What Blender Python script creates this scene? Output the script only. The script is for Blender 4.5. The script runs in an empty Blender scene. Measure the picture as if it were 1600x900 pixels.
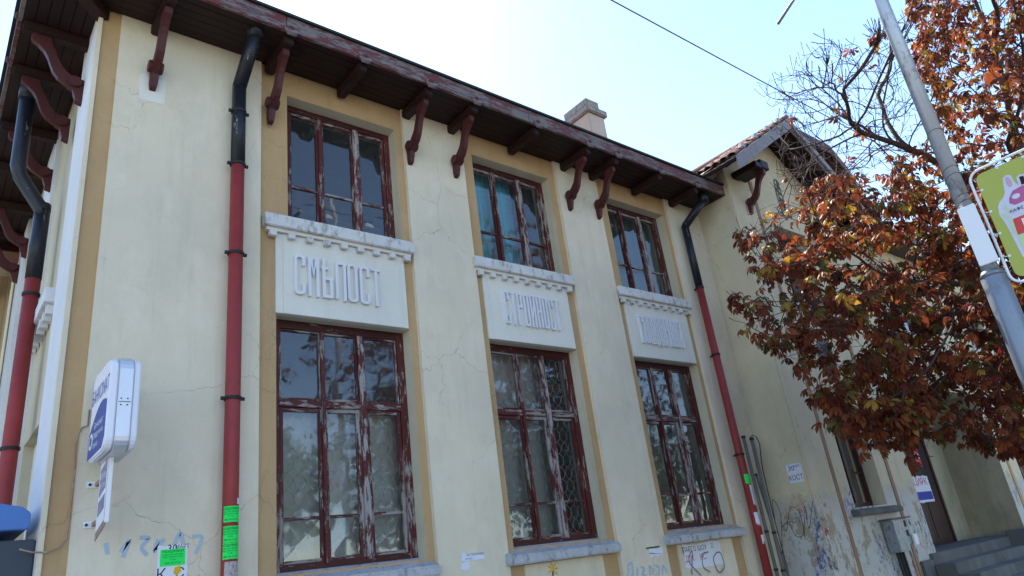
import bpy, bmesh, math, random
import numpy as np
from mathutils import Vector, Matrix
random.seed(7); RNG = np.random.default_rng(7)
S = bpy.context.scene; COL = S.collection
# ------------------------------------------------------------------ camera, sky, sun, exposure
CX, CY, CZ = 0.456853, -6.0, 1.50301
YAW, PITCH, ROLL, FPX = 0.7245213, 0.3746998, 0.13343004, 1102.4924
def cam_axes():
    f = Vector((math.sin(YAW)*math.cos(PITCH), math.cos(YAW)*math.cos(PITCH), math.sin(PITCH)))
    r = Vector((math.cos(YAW), -math.sin(YAW), 0)); d = -(r.cross(f))
    c, s = math.cos(ROLL), math.sin(ROLL)
    return r*c+d*s, -r*s+d*c, f
AR, AD, AF = cam_axes()
cam = bpy.data.objects.new('camera', bpy.data.cameras.new('camera')); COL.objects.link(cam)
cam.matrix_world = Matrix(((AR.x, -AD.x, -AF.x, CX), (AR.y, -AD.y, -AF.y, CY), (AR.z, -AD.z, -AF.z, CZ), (0, 0, 0, 1)))
cam.data.sensor_width = 36; cam.data.lens = FPX/1600*36; cam.data.clip_start = 0.05; cam.data.clip_end = 3000
S.camera = cam
SUN_AZ, SUN_EL = 24.0, 50.0            # azimuth from +Y towards +X
W = bpy.data.worlds.new('World'); S.world = W; W.use_nodes = True
wn = W.node_tree; bg = wn.nodes['Background']
sky = wn.nodes.new('ShaderNodeTexSky'); sky.sky_type = 'NISHITA'; sky.sun_disc = False
sky.sun_elevation = math.radians(SUN_EL); sky.sun_rotation = math.radians(SUN_AZ)
sky.air_density = 1.0; sky.dust_density = .2; sky.ozone_density = 2.2; sky.altitude = 200
wn.links.new(sky.outputs[0], bg.inputs[0]); bg.inputs[1].default_value = 0.15
sd = bpy.data.lights.new('sun', 'SUN'); sd.energy = 5.0; sd.angle = math.radians(0.55); sd.color = (1, .93, .82)
sun = bpy.data.objects.new('sun', sd); COL.objects.link(sun)
a, e = math.radians(SUN_AZ), math.radians(SUN_EL)
sdir = Vector((math.sin(a)*math.cos(e), math.cos(a)*math.cos(e), math.sin(e)))
sun.rotation_euler = sdir.to_track_quat('Z', 'Y').to_euler(); sun.location = (0, 0, 30)
S.view_settings.view_transform = 'Standard'; S.view_settings.look = 'None'
S.view_settings.exposure = 1.5; S.view_settings.gamma = 1.0
S.cycles.max_bounces = 8; S.cycles.transparent_max_bounces = 12

def ray(u, v):
    return AR*((u-800)/FPX) + AD*((v-450)/FPX) + AF
OC = Vector((CX, CY, CZ))
def on(u, v, ax, val):                       # the point of the photograph (u, v) on a world plane
    d = ray(u, v); return OC + d*((val-OC[ax])/d[ax])

# ------------------------------------------------------------------ materials
class NT:
    def __init__(s, name):
        s.m = bpy.data.materials.new(name); s.m.use_nodes = True; s.t = s.m.node_tree
        s.b = s.t.nodes['Principled BSDF']; s.out = s.t.nodes['Material Output']
        s.co = s.t.nodes.new('ShaderNodeTexCoord').outputs['Object']
    def put(s, sock, v):
        if hasattr(v, 'is_linked') or isinstance(v, bpy.types.NodeSocket): s.t.links.new(v, sock)
        else:
            if isinstance(v, tuple) and len(v) == 3 and sock.type == 'RGBA': v = v+(1,)
            sock.default_value = v
    def map(s, sc=(1, 1, 1), v=None, rot=(0, 0, 0), loc=(0, 0, 0)):
        n = s.t.nodes.new('ShaderNodeMapping'); s.put(n.inputs[0], v or s.co)
        n.inputs[1].default_value = loc; n.inputs[2].default_value = rot; n.inputs[3].default_value = sc; return n.outputs[0]
    def noise(s, scale, detail=4, rough=.6, v=None, dist=0, col=False):
        n = s.t.nodes.new('ShaderNodeTexNoise'); s.put(n.inputs['Vector'], v or s.co)
        n.inputs['Scale'].default_value = scale; n.inputs['Detail'].default_value = detail
        n.inputs['Roughness'].default_value = rough; n.inputs['Distortion'].default_value = dist
        return n.outputs['Color' if col else 'Fac']
    def vor(s, scale, feat='DISTANCE_TO_EDGE', v=None, out=None, rand=1):
        n = s.t.nodes.new('ShaderNodeTexVoronoi'); n.feature = feat; s.put(n.inputs['Vector'], v or s.co)
        n.inputs['Scale'].default_value = scale; n.inputs['Randomness'].default_value = rand
        return n.outputs[out or ('Distance')]
    def ramp(s, f, pts, interp='LINEAR'):
        n = s.t.nodes.new('ShaderNodeValToRGB'); s.put(n.inputs[0], f); r = n.color_ramp; r.interpolation = interp
        while len(r.elements) < len(pts): r.elements.new(.5)
        for el, (p, c) in zip(r.elements, pts):
            el.position = p; el.color = (c, c, c, 1) if not isinstance(c, tuple) else c+(1,)
        return n.outputs[0]
    def mix(s, f, a, b, mode='MIX'):
        n = s.t.nodes.new('ShaderNodeMix'); n.data_type = 'RGBA'; n.blend_type = mode
        s.put(n.inputs[0], f); s.put(n.inputs[6], a); s.put(n.inputs[7], b); return n.outputs[2]
    def math(s, op, a, b=0.0, c=0.0):
        n = s.t.nodes.new('ShaderNodeMath'); n.operation = op
        s.put(n.inputs[0], a); s.put(n.inputs[1], b); s.put(n.inputs[2], c); return n.outputs[0]
    def sep(s, v=None):
        n = s.t.nodes.new('ShaderNodeSeparateXYZ'); s.put(n.inputs[0], v or s.co); return n.outputs
    def add(s, a, b):
        n = s.t.nodes.new('ShaderNodeVectorMath'); n.operation = 'ADD'; s.put(n.inputs[0], a); s.put(n.inputs[1], b); return n.outputs[0]
    def bump(s, h, st=.3, dist=.01):
        n = s.t.nodes.new('ShaderNodeBump'); s.put(n.inputs['Height'], h); n.inputs['Strength'].default_value = st
        n.inputs['Distance'].default_value = dist; s.t.links.new(n.outputs[0], s.b.inputs['Normal']); return n
    def fin(s, col, rough=.8, spec=.3, metal=0):
        s.put(s.b.inputs['Base Color'], col); s.put(s.b.inputs['Roughness'], rough)
        s.b.inputs['Specular IOR Level'].default_value = spec; s.b.inputs['Metallic'].default_value = metal
        return s.m
    def warp(s, scale, amt, v=None):
        n = s.noise(scale, 3, .6, v, col=True)
        m = s.t.nodes.new('ShaderNodeVectorMath'); m.operation = 'MULTIPLY_ADD'
        s.put(m.inputs[0], n); m.inputs[1].default_value = (amt,)*3; s.put(m.inputs[2], v or s.co); return m.outputs[0]

def plaster(name, base, dark, light, crack=.8, low=0.0, stain=.9, soft=False):
    q = NT(name)
    big = q.noise(.55, 5, .6); med = q.noise(2.6, 5, .65, v=q.map((1, 1, .55)))
    c = q.mix(q.ramp(big, [(.35, 0), (.68, 1)]), base, dark)
    c = q.mix(q.math('MULTIPLY', q.ramp(med, [(.5, 0), (.75, 1)]), .55), c, light)
    st = q.noise(1.0, 6, .7, v=q.map((7, 7, .5)))                      # rain streaks
    c = q.mix(q.math('MULTIPLY', q.ramp(st, [(.52, 0), (.72, 1)]), .22*stain), c, tuple(x*.55 for x in dark))
    sp = q.noise(9, 5, .75)
    c = q.mix(q.math('MULTIPLY', q.ramp(sp, [(.66, 0), (.74, 1)]), .35*stain), c, tuple(x*.5 for x in dark))
    bl = q.ramp(q.noise(1.3, 6, .75, v=q.map((1, 1, .8), loc=(7, 3, 5))), [(.50, 0), (.60, 1)])
    c = q.mix(q.math('MULTIPLY', bl, .16*stain), c, tuple(x*.72 for x in dark))
    gr = q.noise(90, 3, .6); c = q.mix(.12, c, q.ramp(gr, [(.3, .25), (.7, .9)]), 'MULTIPLY')
    h = q.math('MULTIPLY', gr, .12)
    h = q.math('ADD', h, q.math('MULTIPLY', q.noise(5, 6, .65), .55))
    if crack:
        w = q.warp(3.0, .30); w = q.warp(16, .05, w)
        ed = q.vor(1.0, v=w); ln = q.ramp(ed, [(0, 1), (.0034, 0)])
        msk = q.ramp(q.noise(.7, 3, .6, v=q.map(loc=(3.1, 0, 1.7))), [(.47, 0), (.56, 1)])
        ln = q.math('MULTIPLY', ln, msk)
        c = q.mix(q.math('MULTIPLY', ln, crack*.8), c, (.17, .15, .11))
        h = q.math('SUBTRACT', h, q.math('MULTIPLY', ln, .6))
    if low:
        z = q.sep()[2]                                                # scuffs, glue and paper scraps low on the wall
        zz = q.math('ADD', z, q.math('MULTIPLY', q.noise(1.7, 4, .6), 1.0))
        lo = q.ramp(q.math('MULTIPLY', zz, .25), [(low*.25+.05, 1), (low*.25+.13, 0)])
        pm = q.ramp(q.math('ADD', q.noise(6.5, 6, .8, v=q.map((1, 1, .6))), q.math('MULTIPLY', q.noise(1.1, 3, .5, v=q.map(loc=(9, 1, 2))), .5)), [(.66 if low > 1.2 else .73, 0), (.69 if low > 1.2 else .76, 1)])
        c = q.mix(q.math('MULTIPLY', lo, .72 if low > 1.2 else .45), c, (.25, .205, .145))
        c = q.mix(q.math('MULTIPLY', q.math('MULTIPLY', pm, lo), .75), c, (.58, .57, .55))
        sc = q.ramp(q.noise(15, 5, .78, v=q.map((1, 1, .5), loc=(4, 2, 1))), [(.525, 0), (.54, 1)])
        sc2 = q.ramp(q.noise(1.9, 3, .6, v=q.map(loc=(4, 2, 1))), [(.46, 0), (.56, 1)])
        hue = q.ramp(q.noise(2.7, 2, .5), [(.40, (.03, .07, .30)), (.47, (.05, .05, .06)), (.52, (.30, .29, .27)), (.58, (.35, .03, .04))], 'CONSTANT')
        c = q.mix(q.math('MULTIPLY', q.math('MULTIPLY', sc, sc2), q.math('MULTIPLY', lo, .85)), c, hue)
        h = q.math('ADD', h, q.math('MULTIPLY', q.math('MULTIPLY', pm, lo), .3))
    q.bump(h, .45, .012)
    return q.fin(c, .9, .2)

def peeling(name, paint, wood, amount, grain=(1, 1, 12), rough=.5, fade=None):
    """dark paint flaking off weathered wood"""
    q = NT(name)
    v = q.map(tuple(1 if g > 5 else 1.0 for g in grain))
    st = tuple(.18 if g > 5 else 1.0 for g in grain)                   # stretched along the grain
    n1 = q.noise(30, 6, .78, v=q.map(st)); n2 = q.noise(1.6, 4, .6)
    f = q.math('ADD', n1, q.math('MULTIPLY', n2, .55))
    m = q.ramp(f, [(1.12-amount, 0), (1.15-amount, 1)]) if amount < .6 else q.ramp(f, [(.45, 0), (.48, 1)])
    gw = q.noise(60, 4, .7, v=q.map(tuple(x*.5 for x in st)))
    wc = q.mix(gw, tuple(x*.45 for x in wood), wood)
    pc = q.mix(q.noise(3, 4, .6), tuple(x*.55 for x in paint), tuple(min(1, x*1.5) for x in paint))
    if fade: pc = q.mix(q.ramp(q.noise(5, 5, .7), [(.5, 0), (.7, 1)]), pc, fade)
    c = q.mix(m, pc, wc)
    q.bump(q.math('ADD', q.math('MULTIPLY', m, -.8), q.math('MULTIPLY', gw, .3)), .6, .004)
    return q.fin(c, q.ramp(m, [(0, rough), (1, .9)]), .3)

def simple(name, col, rough=.6, var=.25, scale=6, spec=.3, metal=0, bump=.2, dirt=None):
    q = NT(name); n = q.noise(scale, 5, .65)
    c = q.mix(n, tuple(x*(1-var) for x in col), tuple(min(1, x*(1+var)) for x in col))
    if dirt: c = q.mix(q.ramp(q.noise(scale*2.3, 6, .75, v=q.map((1, 1, .45))), [(.52, 0), (.66, 1)]), c, dirt)
    q.bump(q.noise(scale*8, 4, .6), bump, .004)
    return q.fin(c, rough, spec, metal)

M = {}
M['cream'] = plaster('cream_plaster', (.79, .68, .50), (.66, .58, .445), (.84, .76, .61), .5, low=1.0)
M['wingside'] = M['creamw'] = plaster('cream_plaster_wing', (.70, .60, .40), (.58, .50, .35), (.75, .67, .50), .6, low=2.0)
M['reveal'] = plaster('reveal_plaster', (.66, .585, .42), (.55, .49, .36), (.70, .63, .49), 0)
M['ochre'] = plaster('ochre_plaster', (.54, .355, .18), (.46, .30, .15), (.58, .41, .25), .5, stain=.9)
# darker, more heavily stained plaster for the porch
M['porchwall'] = plaster('porch_plaster', (.46, .40, .27), (.34, .30, .21), (.54, .48, .35), .3, stain=1.6)
M['ochrew'] = plaster('brown_strip', (.36, .22, .13), (.28, .17, .11), (.46, .34, .25), .3, stain=1.2)
M['white'] = plaster('white_plaster', (.78, .74, .645), (.70, .665, .58), (.82, .78, .70), 0, stain=.5)
M['letter'] = plaster('letter_plaster', (.78, .78, .80), (.70, .70, .72), (.82, .82, .83), 0, stain=.8)
M['sideskylit'] = plaster('side_plaster_skylit', (.74, .74, .76), (.66, .66, .68), (.78, .78, .80), .3, stain=.7)  # skylight on the end wall put into the colour as bluish white
M['concrete'] = simple('white_sill', (.60, .585, .56), .9, .22, 5, .2, 0, .7, dirt=(.25, .24, .235))
M['greysill'] = simple('grey_stone_sill', (.44, .44, .45), .9, .35, 6, .2, 0, .8, dirt=(.17, .17, .18))
M['stone'] = plaster('grey_stone', (.17, .17, .16), (.10, .10, .10), (.24, .24, .23), .3, stain=1.4)
M['frame'] = peeling('peeling_red_frame', (.080, .014, .012), (.36, .31, .28), .30)
M['framedark'] = peeling('red_head_rail', (.05, .010, .009), (.30, .26, .24), .22, grain=(12, 1, 1))
M['frameh'] = peeling('peeling_red_rail', (.080, .014, .012), (.38, .33, .30), .35, grain=(12, 1, 1))
M['frameworn'] = peeling('bare_grey_mullion', (.095, .016, .014), (.44, .39, .37), .36)
M['fascia'] = peeling('weathered_fascia', (.12, .028, .026), (.24, .21, .205), .36, grain=(12, 1, 1), fade=(.085, .058, .058))
M['rake'] = peeling('grey_rake_board', (.17, .10, .10), (.34, .32, .34), .56, grain=(12, 1, 1))
M['soffit'] = peeling('brown_soffit', (.020, .008, .007), (.055, .032, .026), .16, grain=(12, 1, 1), rough=.6)
M['beam'] = peeling('beam_wood', (.026, .009, .008), (.08, .055, .045), .2, grain=(1, 12, 1), rough=.6)
M['bracket'] = peeling('red_bracket', (.068, .016, .016), (.36, .30, .29), .16)
M['pipered'] = peeling('red_pipe', (.27, .036, .034), (.24, .16, .15), .14, rough=.5)
M['pipeblack'] = peeling('black_pipe', (.014, .015, .021), (.34, .33, .29), .20, rough=.38)
M['iron'] = simple('dark_iron', (.02, .019, .018), .6)
M['wire'] = simple('pale_grille_wire', (.62, .62, .57), .5, metal=.2)
M['cable'] = simple('black_cable', (.02, .02, .02), .6)
M['galv'] = simple('galvanised_pole', (.42, .44, .48), .42, .12, 4, .4, .55, dirt=(.16, .13, .12))
M['sleeve'] = simple('grey_pole_sleeve', (.20, .23, .28), .42, .14, 3, .4, .5, dirt=(.17, .18, .20))
M['conduit'] = simple('grey_conduit', (.13, .125, .11), .7, .35, 5)
M['tile'] = simple('clay_tile', (.22, .085, .06), .85, .45, 9, dirt=(.10, .09, .075))
M['mortar'] = simple('ridge_mortar', (.36, .34, .31), .95, .3, 12)
M['chim'] = plaster('chimney_render', (.52, .42, .34), (.46, .36, .28), (.56, .48, .42), 0)
M['chimcap'] = simple('chimney_cap', (.30, .27, .24), .95, .45, 14, bump=.8, dirt=(.10, .09, .085))
M['signw'] = simple('white_plastic', (.78, .78, .84), .35, .04, 3, bump=.03)
M['signb'] = simple('blue_print', (.035, .085, .33), .35, .08, 3, bump=.03)
M['printpale'] = simple('faded_violet_print', (.22, .20, .33), .6, .3, 30, dirt=(.5, .48, .5))
M['sheetw'] = simple('white_sheet', (.78, .78, .80), .5, .05, 3, bump=.05)
M['steel'] = simple('steel_strip', (.62, .62, .66), .35, .06, 5, metal=.5)
M['rusty'] = simple('rusty_edge', (.30, .20, .15), .8, .5, 10, dirt=(.45, .42, .40))
M['canopy'] = simple('blue_canopy', (.06, .17, .45), .4, .1, 2, bump=.05)
M['blackbox'] = simple('black_cabinet', (.012, .014, .022), .35, .2, 3, bump=.05)
M['bluegrey'] = simple('dark_cabinet_side', (.03, .042, .065), .4, .15, 3, bump=.05)
M['green'] = simple('fluorescent_paper', (.02, .80, .12), .7, .05, 5)
M['paper'] = simple('white_paper', (.72, .72, .78), .85, .08, 6)
M['scrap'] = simple('dirty_paper', (.42, .38, .37), .9, .4, 30, dirt=(.22, .06, .05))
M['ink'] = simple('black_ink', (.015, .015, .02), .8)
M['inkgreen'] = simple('green_ink', (.0, .10, .02), .8)
M['inkblue'] = simple('blue_ink', (.03, .05, .35), .6)
M['inkred'] = simple('red_ink', (.50, .02, .04), .7)
M['spray'] = simple('black_spray', (.03, .03, .03), .8)
M['sprayb'] = simple('pale_blue_spray', (.40, .47, .53), .85, .15, 20)
M['sprayy'] = simple('yellow_spray', (.70, .42, .02), .85)
M['sprayp'] = simple('violet_spray', (.20, .19, .28), .85)
M['signyel'] = simple('yellow_green_sheet', (.40, .42, .08), .45, .06, 3, bump=.05)
M['signpale'] = simple('pale_green_print', (.50, .62, .35), .45, .06, 3, bump=.02)
M['pink'] = simple('magenta_print', (.42, .10, .24), .5)
M['pinkpale'] = simple('pale_pink_print', (.55, .36, .42), .5)
M['pale'] = simple('lilac_print', (.60, .58, .68), .5)
M['redprint'] = simple('red_print', (.62, .06, .06), .5)
M['curtain'] = simple('grey_green_blind', (.55, .56, .53), .9, .2, 5)
M['teal'] = simple('teal_curtain', (.05, .50, .60), .85, .25, 4)
M['greencurt'] = simple('green_curtain', (.08, .24, .19), .85, .25, 4)
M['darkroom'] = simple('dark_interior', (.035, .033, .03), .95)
M['brick'] = simple('pale_block', (.8, .76, .62), .9)
M['door'] = peeling('dark_door', (.04, .012, .010), (.10, .06, .05), .15)
M['asphalt'] = simple('asphalt', (.055, .055, .058), .9, .25, 8)
M['paving'] = simple('pavement', (.36, .34, .31), .9, .2, 3)
M['kerb'] = simple('kerb_stone', (.32, .31, .30), .9, .2, 5)
M['earth'] = simple('ground', (.16, .15, .11), .95, .3, 1)
M['bark'] = simple('bark', (.075, .05, .045), .9, .35, 14, bump=.8)
M['grey_metal'] = simple('grey_meter_box', (.26, .28, .30), .5, .2, 7, metal=.3, dirt=(.12, .09, .07))
def leafmat(name, stops, tr=.45):
    q = NT(name); at = q.t.nodes.new('ShaderNodeAttribute'); at.attribute_name = 'tint'
    c = q.ramp(at.outputs['Fac'], stops)
    c = q.mix(.35, c, q.ramp(q.noise(14, 3, .6), [(.3, .25), (.7, 1.0)]), 'MULTIPLY')
    q.put(q.b.inputs['Base Color'], c); q.b.inputs['Roughness'].default_value = .55
    q.b.inputs['Specular IOR Level'].default_value = .25
    t = q.t.nodes.new('ShaderNodeBsdfTranslucent'); q.put(t.inputs[0], c)
    mx = q.t.nodes.new('ShaderNodeMixShader'); mx.inputs[0].default_value = tr
    q.t.links.new(q.b.outputs[0], mx.inputs[1]); q.t.links.new(t.outputs[0], mx.inputs[2]); q.t.links.new(mx.outputs[0], q.out.inputs[0])
    return q.m
M['leaf'] = leafmat('autumn_leaf', [(0, (.08, .026, .014)), (.25, (.17, .040, .018)), (.45, (.34, .085, .024)), (.62, (.20, .06, .022)), (.78, (.42, .25, .035)), (.90, (.075, .075, .02)), (1, (.20, .02, .02))])
M['greenleaf'] = leafmat('green_leaf', [(0, (.03, .06, .015)), (.5, (.06, .10, .02)), (1, (.12, .14, .03))], .3)
def glass(name, tint, ior, wav=.12):
    q = NT(name); q.t.nodes.remove(q.b)
    tr = q.t.nodes.new('ShaderNodeBsdfTransparent'); tr.inputs[0].default_value = tint+(1,)
    gl = q.t.nodes.new('ShaderNodeBsdfGlossy'); gl.inputs['Roughness'].default_value = .03; gl.inputs[0].default_value = (.95, .97, 1, 1)
    fr = q.t.nodes.new('ShaderNodeFresnel'); fr.inputs[0].default_value = ior
    bp = q.t.nodes.new('ShaderNodeBump'); bp.inputs['Strength'].default_value = wav; bp.inputs['Distance'].default_value = .02
    q.put(bp.inputs['Height'], q.noise(2.3, 2, .5)); q.t.links.new(bp.outputs[0], gl.inputs['Normal'])
    mx = q.t.nodes.new('ShaderNodeMixShader'); q.t.links.new(fr.outputs[0], mx.inputs[0])
    q.t.links.new(tr.outputs[0], mx.inputs[1]); q.t.links.new(gl.outputs[0], mx.inputs[2])
    df = q.t.nodes.new('ShaderNodeBsdfDiffuse'); df.inputs[0].default_value = (.30, .30, .28, 1)       # dust on the pane
    m2 = q.t.nodes.new('ShaderNodeMixShader'); q.put(m2.inputs[0], q.math('MULTIPLY', q.ramp(q.noise(14, 6, .7), [(.35, .3), (.8, 1)]), .15))
    q.t.links.new(mx.outputs[0], m2.inputs[1]); q.t.links.new(df.outputs[0], m2.inputs[2]); q.t.links.new(m2.outputs[0], q.out.inputs[0])
    return q.m
M['glass'] = glass('window_glass', (.92, .93, .94), 1.9)

# ------------------------------------------------------------------ mesh helpers
class MB:
    def __init__(s): s.v = []; s.f = []
    def face(s, pts):
        n = len(s.v); s.v += [tuple(p) for p in pts]; s.f.append(tuple(range(n, n+len(pts)))); return s
    def hexa(s, p):                         # 8 points: bottom ring 0-3, top ring 4-7
        n = len(s.v); s.v += [tuple(q) for q in p]
        for f in ((3, 2, 1, 0), (4, 5, 6, 7), (0, 1, 5, 4), (1, 2, 6, 5), (2, 3, 7, 6), (3, 0, 4, 7)): s.f.append(tuple(n+i for i in f))
        return s
    def box(s, x0, x1, y0, y1, z0, z1):
        return s.hexa([(x0, y0, z0), (x1, y0, z0), (x1, y1, z0), (x0, y1, z0), (x0, y0, z1), (x1, y0, z1), (x1, y1, z1), (x0, y1, z1)])
    def prism(s, poly, fn, a, b):           # poly of 2D points, fn(u, v, w) -> xyz, extruded w from a to b
        n = len(s.v); k = len(poly)
        s.v += [tuple(fn(u, v, a)) for u, v in poly]+[tuple(fn(u, v, b)) for u, v in poly]
        s.f.append(tuple(range(n+k-1, n-1, -1))); s.f.append(tuple(range(n+k, n+2*k)))
        for i in range(k): j = (i+1) % k; s.f.append((n+i, n+j, n+k+j, n+k+i))
        return s
    def tube(s, pts, rads, seg=8, cap=True):
        pts = [Vector(p) for p in pts]
        if not hasattr(rads, '__len__'): rads = [rads]*len(pts)
        n = len(s.v); k = len(pts); ref = Vector((.13, .31, .94))
        for i, p in enumerate(pts):
            d = (pts[min(i+1, k-1)]-pts[max(i-1, 0)]).normalized()
            if abs(d.dot(ref)) > .97: ref = Vector((.9, .3, .1))
            a = d.cross(ref).normalized(); b = d.cross(a)
            for j in range(seg):
                t = 2*math.pi*j/seg; s.v.append(tuple(p+(a*math.cos(t)+b*math.sin(t))*rads[i]))
        for i in range(k-1):
            for j in range(seg):
                j2 = (j+1) % seg; s.f.append((n+i*seg+j, n+i*seg+j2, n+(i+1)*seg+j2, n+(i+1)*seg+j))
        if cap: s.f.append(tuple(n+j for j in range(seg))[::-1]); s.f.append(tuple(n+(k-1)*seg+j for j in range(seg)))
        return s
    def holes(s, x0, x1, z0, z1, y, hs, depth=0):   # sheet facing -Y with rectangular holes
        xs = sorted({x0, x1, *[h[0] for h in hs], *[h[1] for h in hs]}); zs = sorted({z0, z1, *[h[2] for h in hs], *[h[3] for h in hs]})
        for i in range(len(xs)-1):
            for j in range(len(zs)-1):
                cx, cz = (xs[i]+xs[i+1])/2, (zs[j]+zs[j+1])/2
                if not any(h[0] < cx < h[1] and h[2] < cz < h[3] for h in hs):
                    s.face([(xs[i], y, zs[j]), (xs[i+1], y, zs[j]), (xs[i+1], y, zs[j+1]), (xs[i], y, zs[j+1])])
        return s
def tag(o, label=None, cat=None, group=None, kind=None):
    for k, v in (('label', label), ('category', cat), ('group', group), ('kind', kind)):
        if v: o[k] = v
    return o
def mesh(name, mb, mat, smooth=False, bevel=0):
    me = bpy.data.meshes.new(name); me.from_pydata(mb.v, [], mb.f); me.update()
    bm = bmesh.new(); bm.from_mesh(me)
    if len(mb.f) > 1: bmesh.ops.recalc_face_normals(bm, faces=bm.faces)
    if bevel:
        bmesh.ops.remove_doubles(bm, verts=bm.verts, dist=1e-5)
        es = [e for e in bm.edges if len(e.link_faces) == 2 and e.calc_face_angle(0) > .6]
        bmesh.ops.bevel(bm, geom=es, offset=bevel, segments=2, affect='EDGES', clamp_overlap=True)
    bm.to_mesh(me); bm.free()
    if mat: me.materials.append(M[mat] if isinstance(mat, str) else mat)
    if smooth:
        me.polygons.foreach_set('use_smooth', [True]*len(me.polygons))
    return me
def obj(name, mb, mat, parent=None, smooth=False, bevel=0, label=None, kind=None):
    me = mb if isinstance(mb, bpy.types.Mesh) else mesh(name, mb, mat, smooth, bevel)
    o = bpy.data.objects.new(name, me); COL.objects.link(o)
    if parent:
        o.parent = parent; o.matrix_parent_inverse = Matrix.Identity(4)
        p = parent; off = Vector((0, 0, 0))
        while p: off += p.location; p = p.parent
        o.location = -off
    if label: o['label'] = label
    if kind: o['kind'] = kind
    return o
def empty(name, loc=(0, 0, 0), parent=None):
    o = bpy.data.objects.new(name, None); COL.objects.link(o); o.empty_display_size = .2; o.location = loc
    if parent:
        o.parent = parent; p = parent; off = Vector((0, 0, 0))
        while p: off += p.location; p = p.parent
        o.location = Vector(loc)-off
    return o
def thing(name, label, cat, loc=(0, 0, 0), group=None):
    return tag(empty(name, loc), label, cat, group)
def struct(name, mb, mat): return tag(obj(name, mb, mat), kind='structure')

# ------------------------------------------------------------------ ground and street
struct('ground', MB().face([(-900, -900, -.30), (900, -900, -.30), (900, 900, -.30), (-900, 900, -.30)]), 'earth')
struct('pavement', MB().box(-60, 90, -6.4, 0.3, -.28, -.05), 'paving')
struct('road', MB().face([(-120, -14.6, -.19), (150, -14.6, -.19), (150, -6.62, -.19), (-120, -6.62, -.19)]), 'asphalt')
struct('kerb', MB().box(-60, 90, -6.6, -6.404, -.28, -.045), 'kerb')
struct('far_pavement', MB().box(-60, 90, -18, -14.6, -.28, -.05), 'paving')

# ================================================================== station building
B = thing('station_building', 'long two-storey cream and ochre building with red windows and bracketed wooden eaves', 'building')
ZT, ZB = 6.80, -.28
PIL = [(1.355, 2.679), (4.386, 5.244), (6.872, 7.710), (9.339, 10.24)]
for x0, x1 in PIL:
    obj('pilaster', MB().box(x0, x1, 0, .40, ZB, ZT), 'cream', B)
obj('corner_strip', MB().box(1.17, 1.204, 0, .06, ZB, ZT), 'cream', B)
obj('ochre_strip', MB().box(1.204, 1.355, .022, .40, ZB, ZT), 'ochre', B, label='ochre band beside the left corner of the building')
BAYS = [dict(x0=2.679, x1=4.386, l=(2.85, 4.295), u=(2.972, 4.29)), dict(x0=5.244, x1=6.872, l=(5.355, 6.757), u=(5.42, 6.753)), dict(x0=7.710, x1=9.339, l=(7.85, 9.262), u=(7.904, 9.26))]
LZ, UZ = (1.68, 3.975), (4.985, 6.49)
YO, YW = .048, .195
def reveals(mb, h, y0, y1):
    x0, x1, z0, z1 = h
    mb.face([(x0, y0, z0), (x0, y1, z0), (x0, y1, z1), (x0, y0, z1)]); mb.face([(x1, y0, z0), (x1, y0, z1), (x1, y1, z1), (x1, y1, z0)])
    mb.face([(x0, y0, z1), (x0, y1, z1), (x1, y1, z1), (x1, y0, z1)]); mb.face([(x0, y0, z0), (x1, y0, z0), (x1, y1, z0), (x0, y1, z0)])
    return mb
def wavy_grille(x0, x1, z0, z1, y):
    g = MB(); n = max(2, int((x1-x0)/.11)); p = (x1-x0)/n; H = .30
    for k in range(n+1):
        for sgn in (1, -1):
            pts = []; m = int((z1-z0)/.025)
            for i in range(m+1):
                z = z0+(z1-z0)*i/m; w = math.sin(2*math.pi*z/H)
                w = math.copysign(abs(w)**.7, w)
                x = x0+k*p+sgn*(w*.5)*p*.98
                if x0 <= x <= x1: pts.append((x, y+.006*sgn, z))
                else:
                    if len(pts) > 1: g.tube(pts, .0045, 3, False)
                    pts = []
            if len(pts) > 1: g.tube(pts, .0045, 3, False)
    return g
def frame_ring(x0, x1, z0, z1, w, y0, y1, wb=None):
    wb = wb or w
    return MB().box(x0, x0+w, y0, y1, z0, z1).box(x1-w, x1, y0, y1, z0, z1).box(x0+w, x1-w, y0+.001, y1-.001, z1-w, z1).box(x0+w, x1-w, y0+.001, y1-.001, z0, z0+wb)
def ring_parts(name, x0, x1, z0, z1, w, y0, y1, wb, ms, mr, parent, bev=0):
    wb = wb or w
    for xa, xb in ((x0, x0+w), (x1-w, x1)): o = obj(name+'_stile', MB().box(xa, xb, y0, y1, z0, z1), ms, parent, bevel=bev)
    for za, zb in ((z1-w, z1), (z0, z0+wb)): obj(name+'_rail', MB().box(x0+w, x1-w, y0+.001, y1-.001, za, zb), mr, parent, bevel=bev)
    return o
def folds(x0, x1, z0, z1, y, step=.075, amp=.018, straight=False):
    g = MB(); n = int((x1-x0)/(step/4)) ; pts = []
    for i in range(n+1):
        x = x0+(x1-x0)*i/n; yy = y+amp*math.sin(2*math.pi*(x-x0)/step+.6*math.sin(x*9))
        pts.append((x, yy))
    for (a, ya), (b, yb) in zip(pts, pts[1:]): g.face([(a, ya, z0), (b, yb, z0), (b, yb, z1), (a, ya, z1)])
    return g
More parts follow.
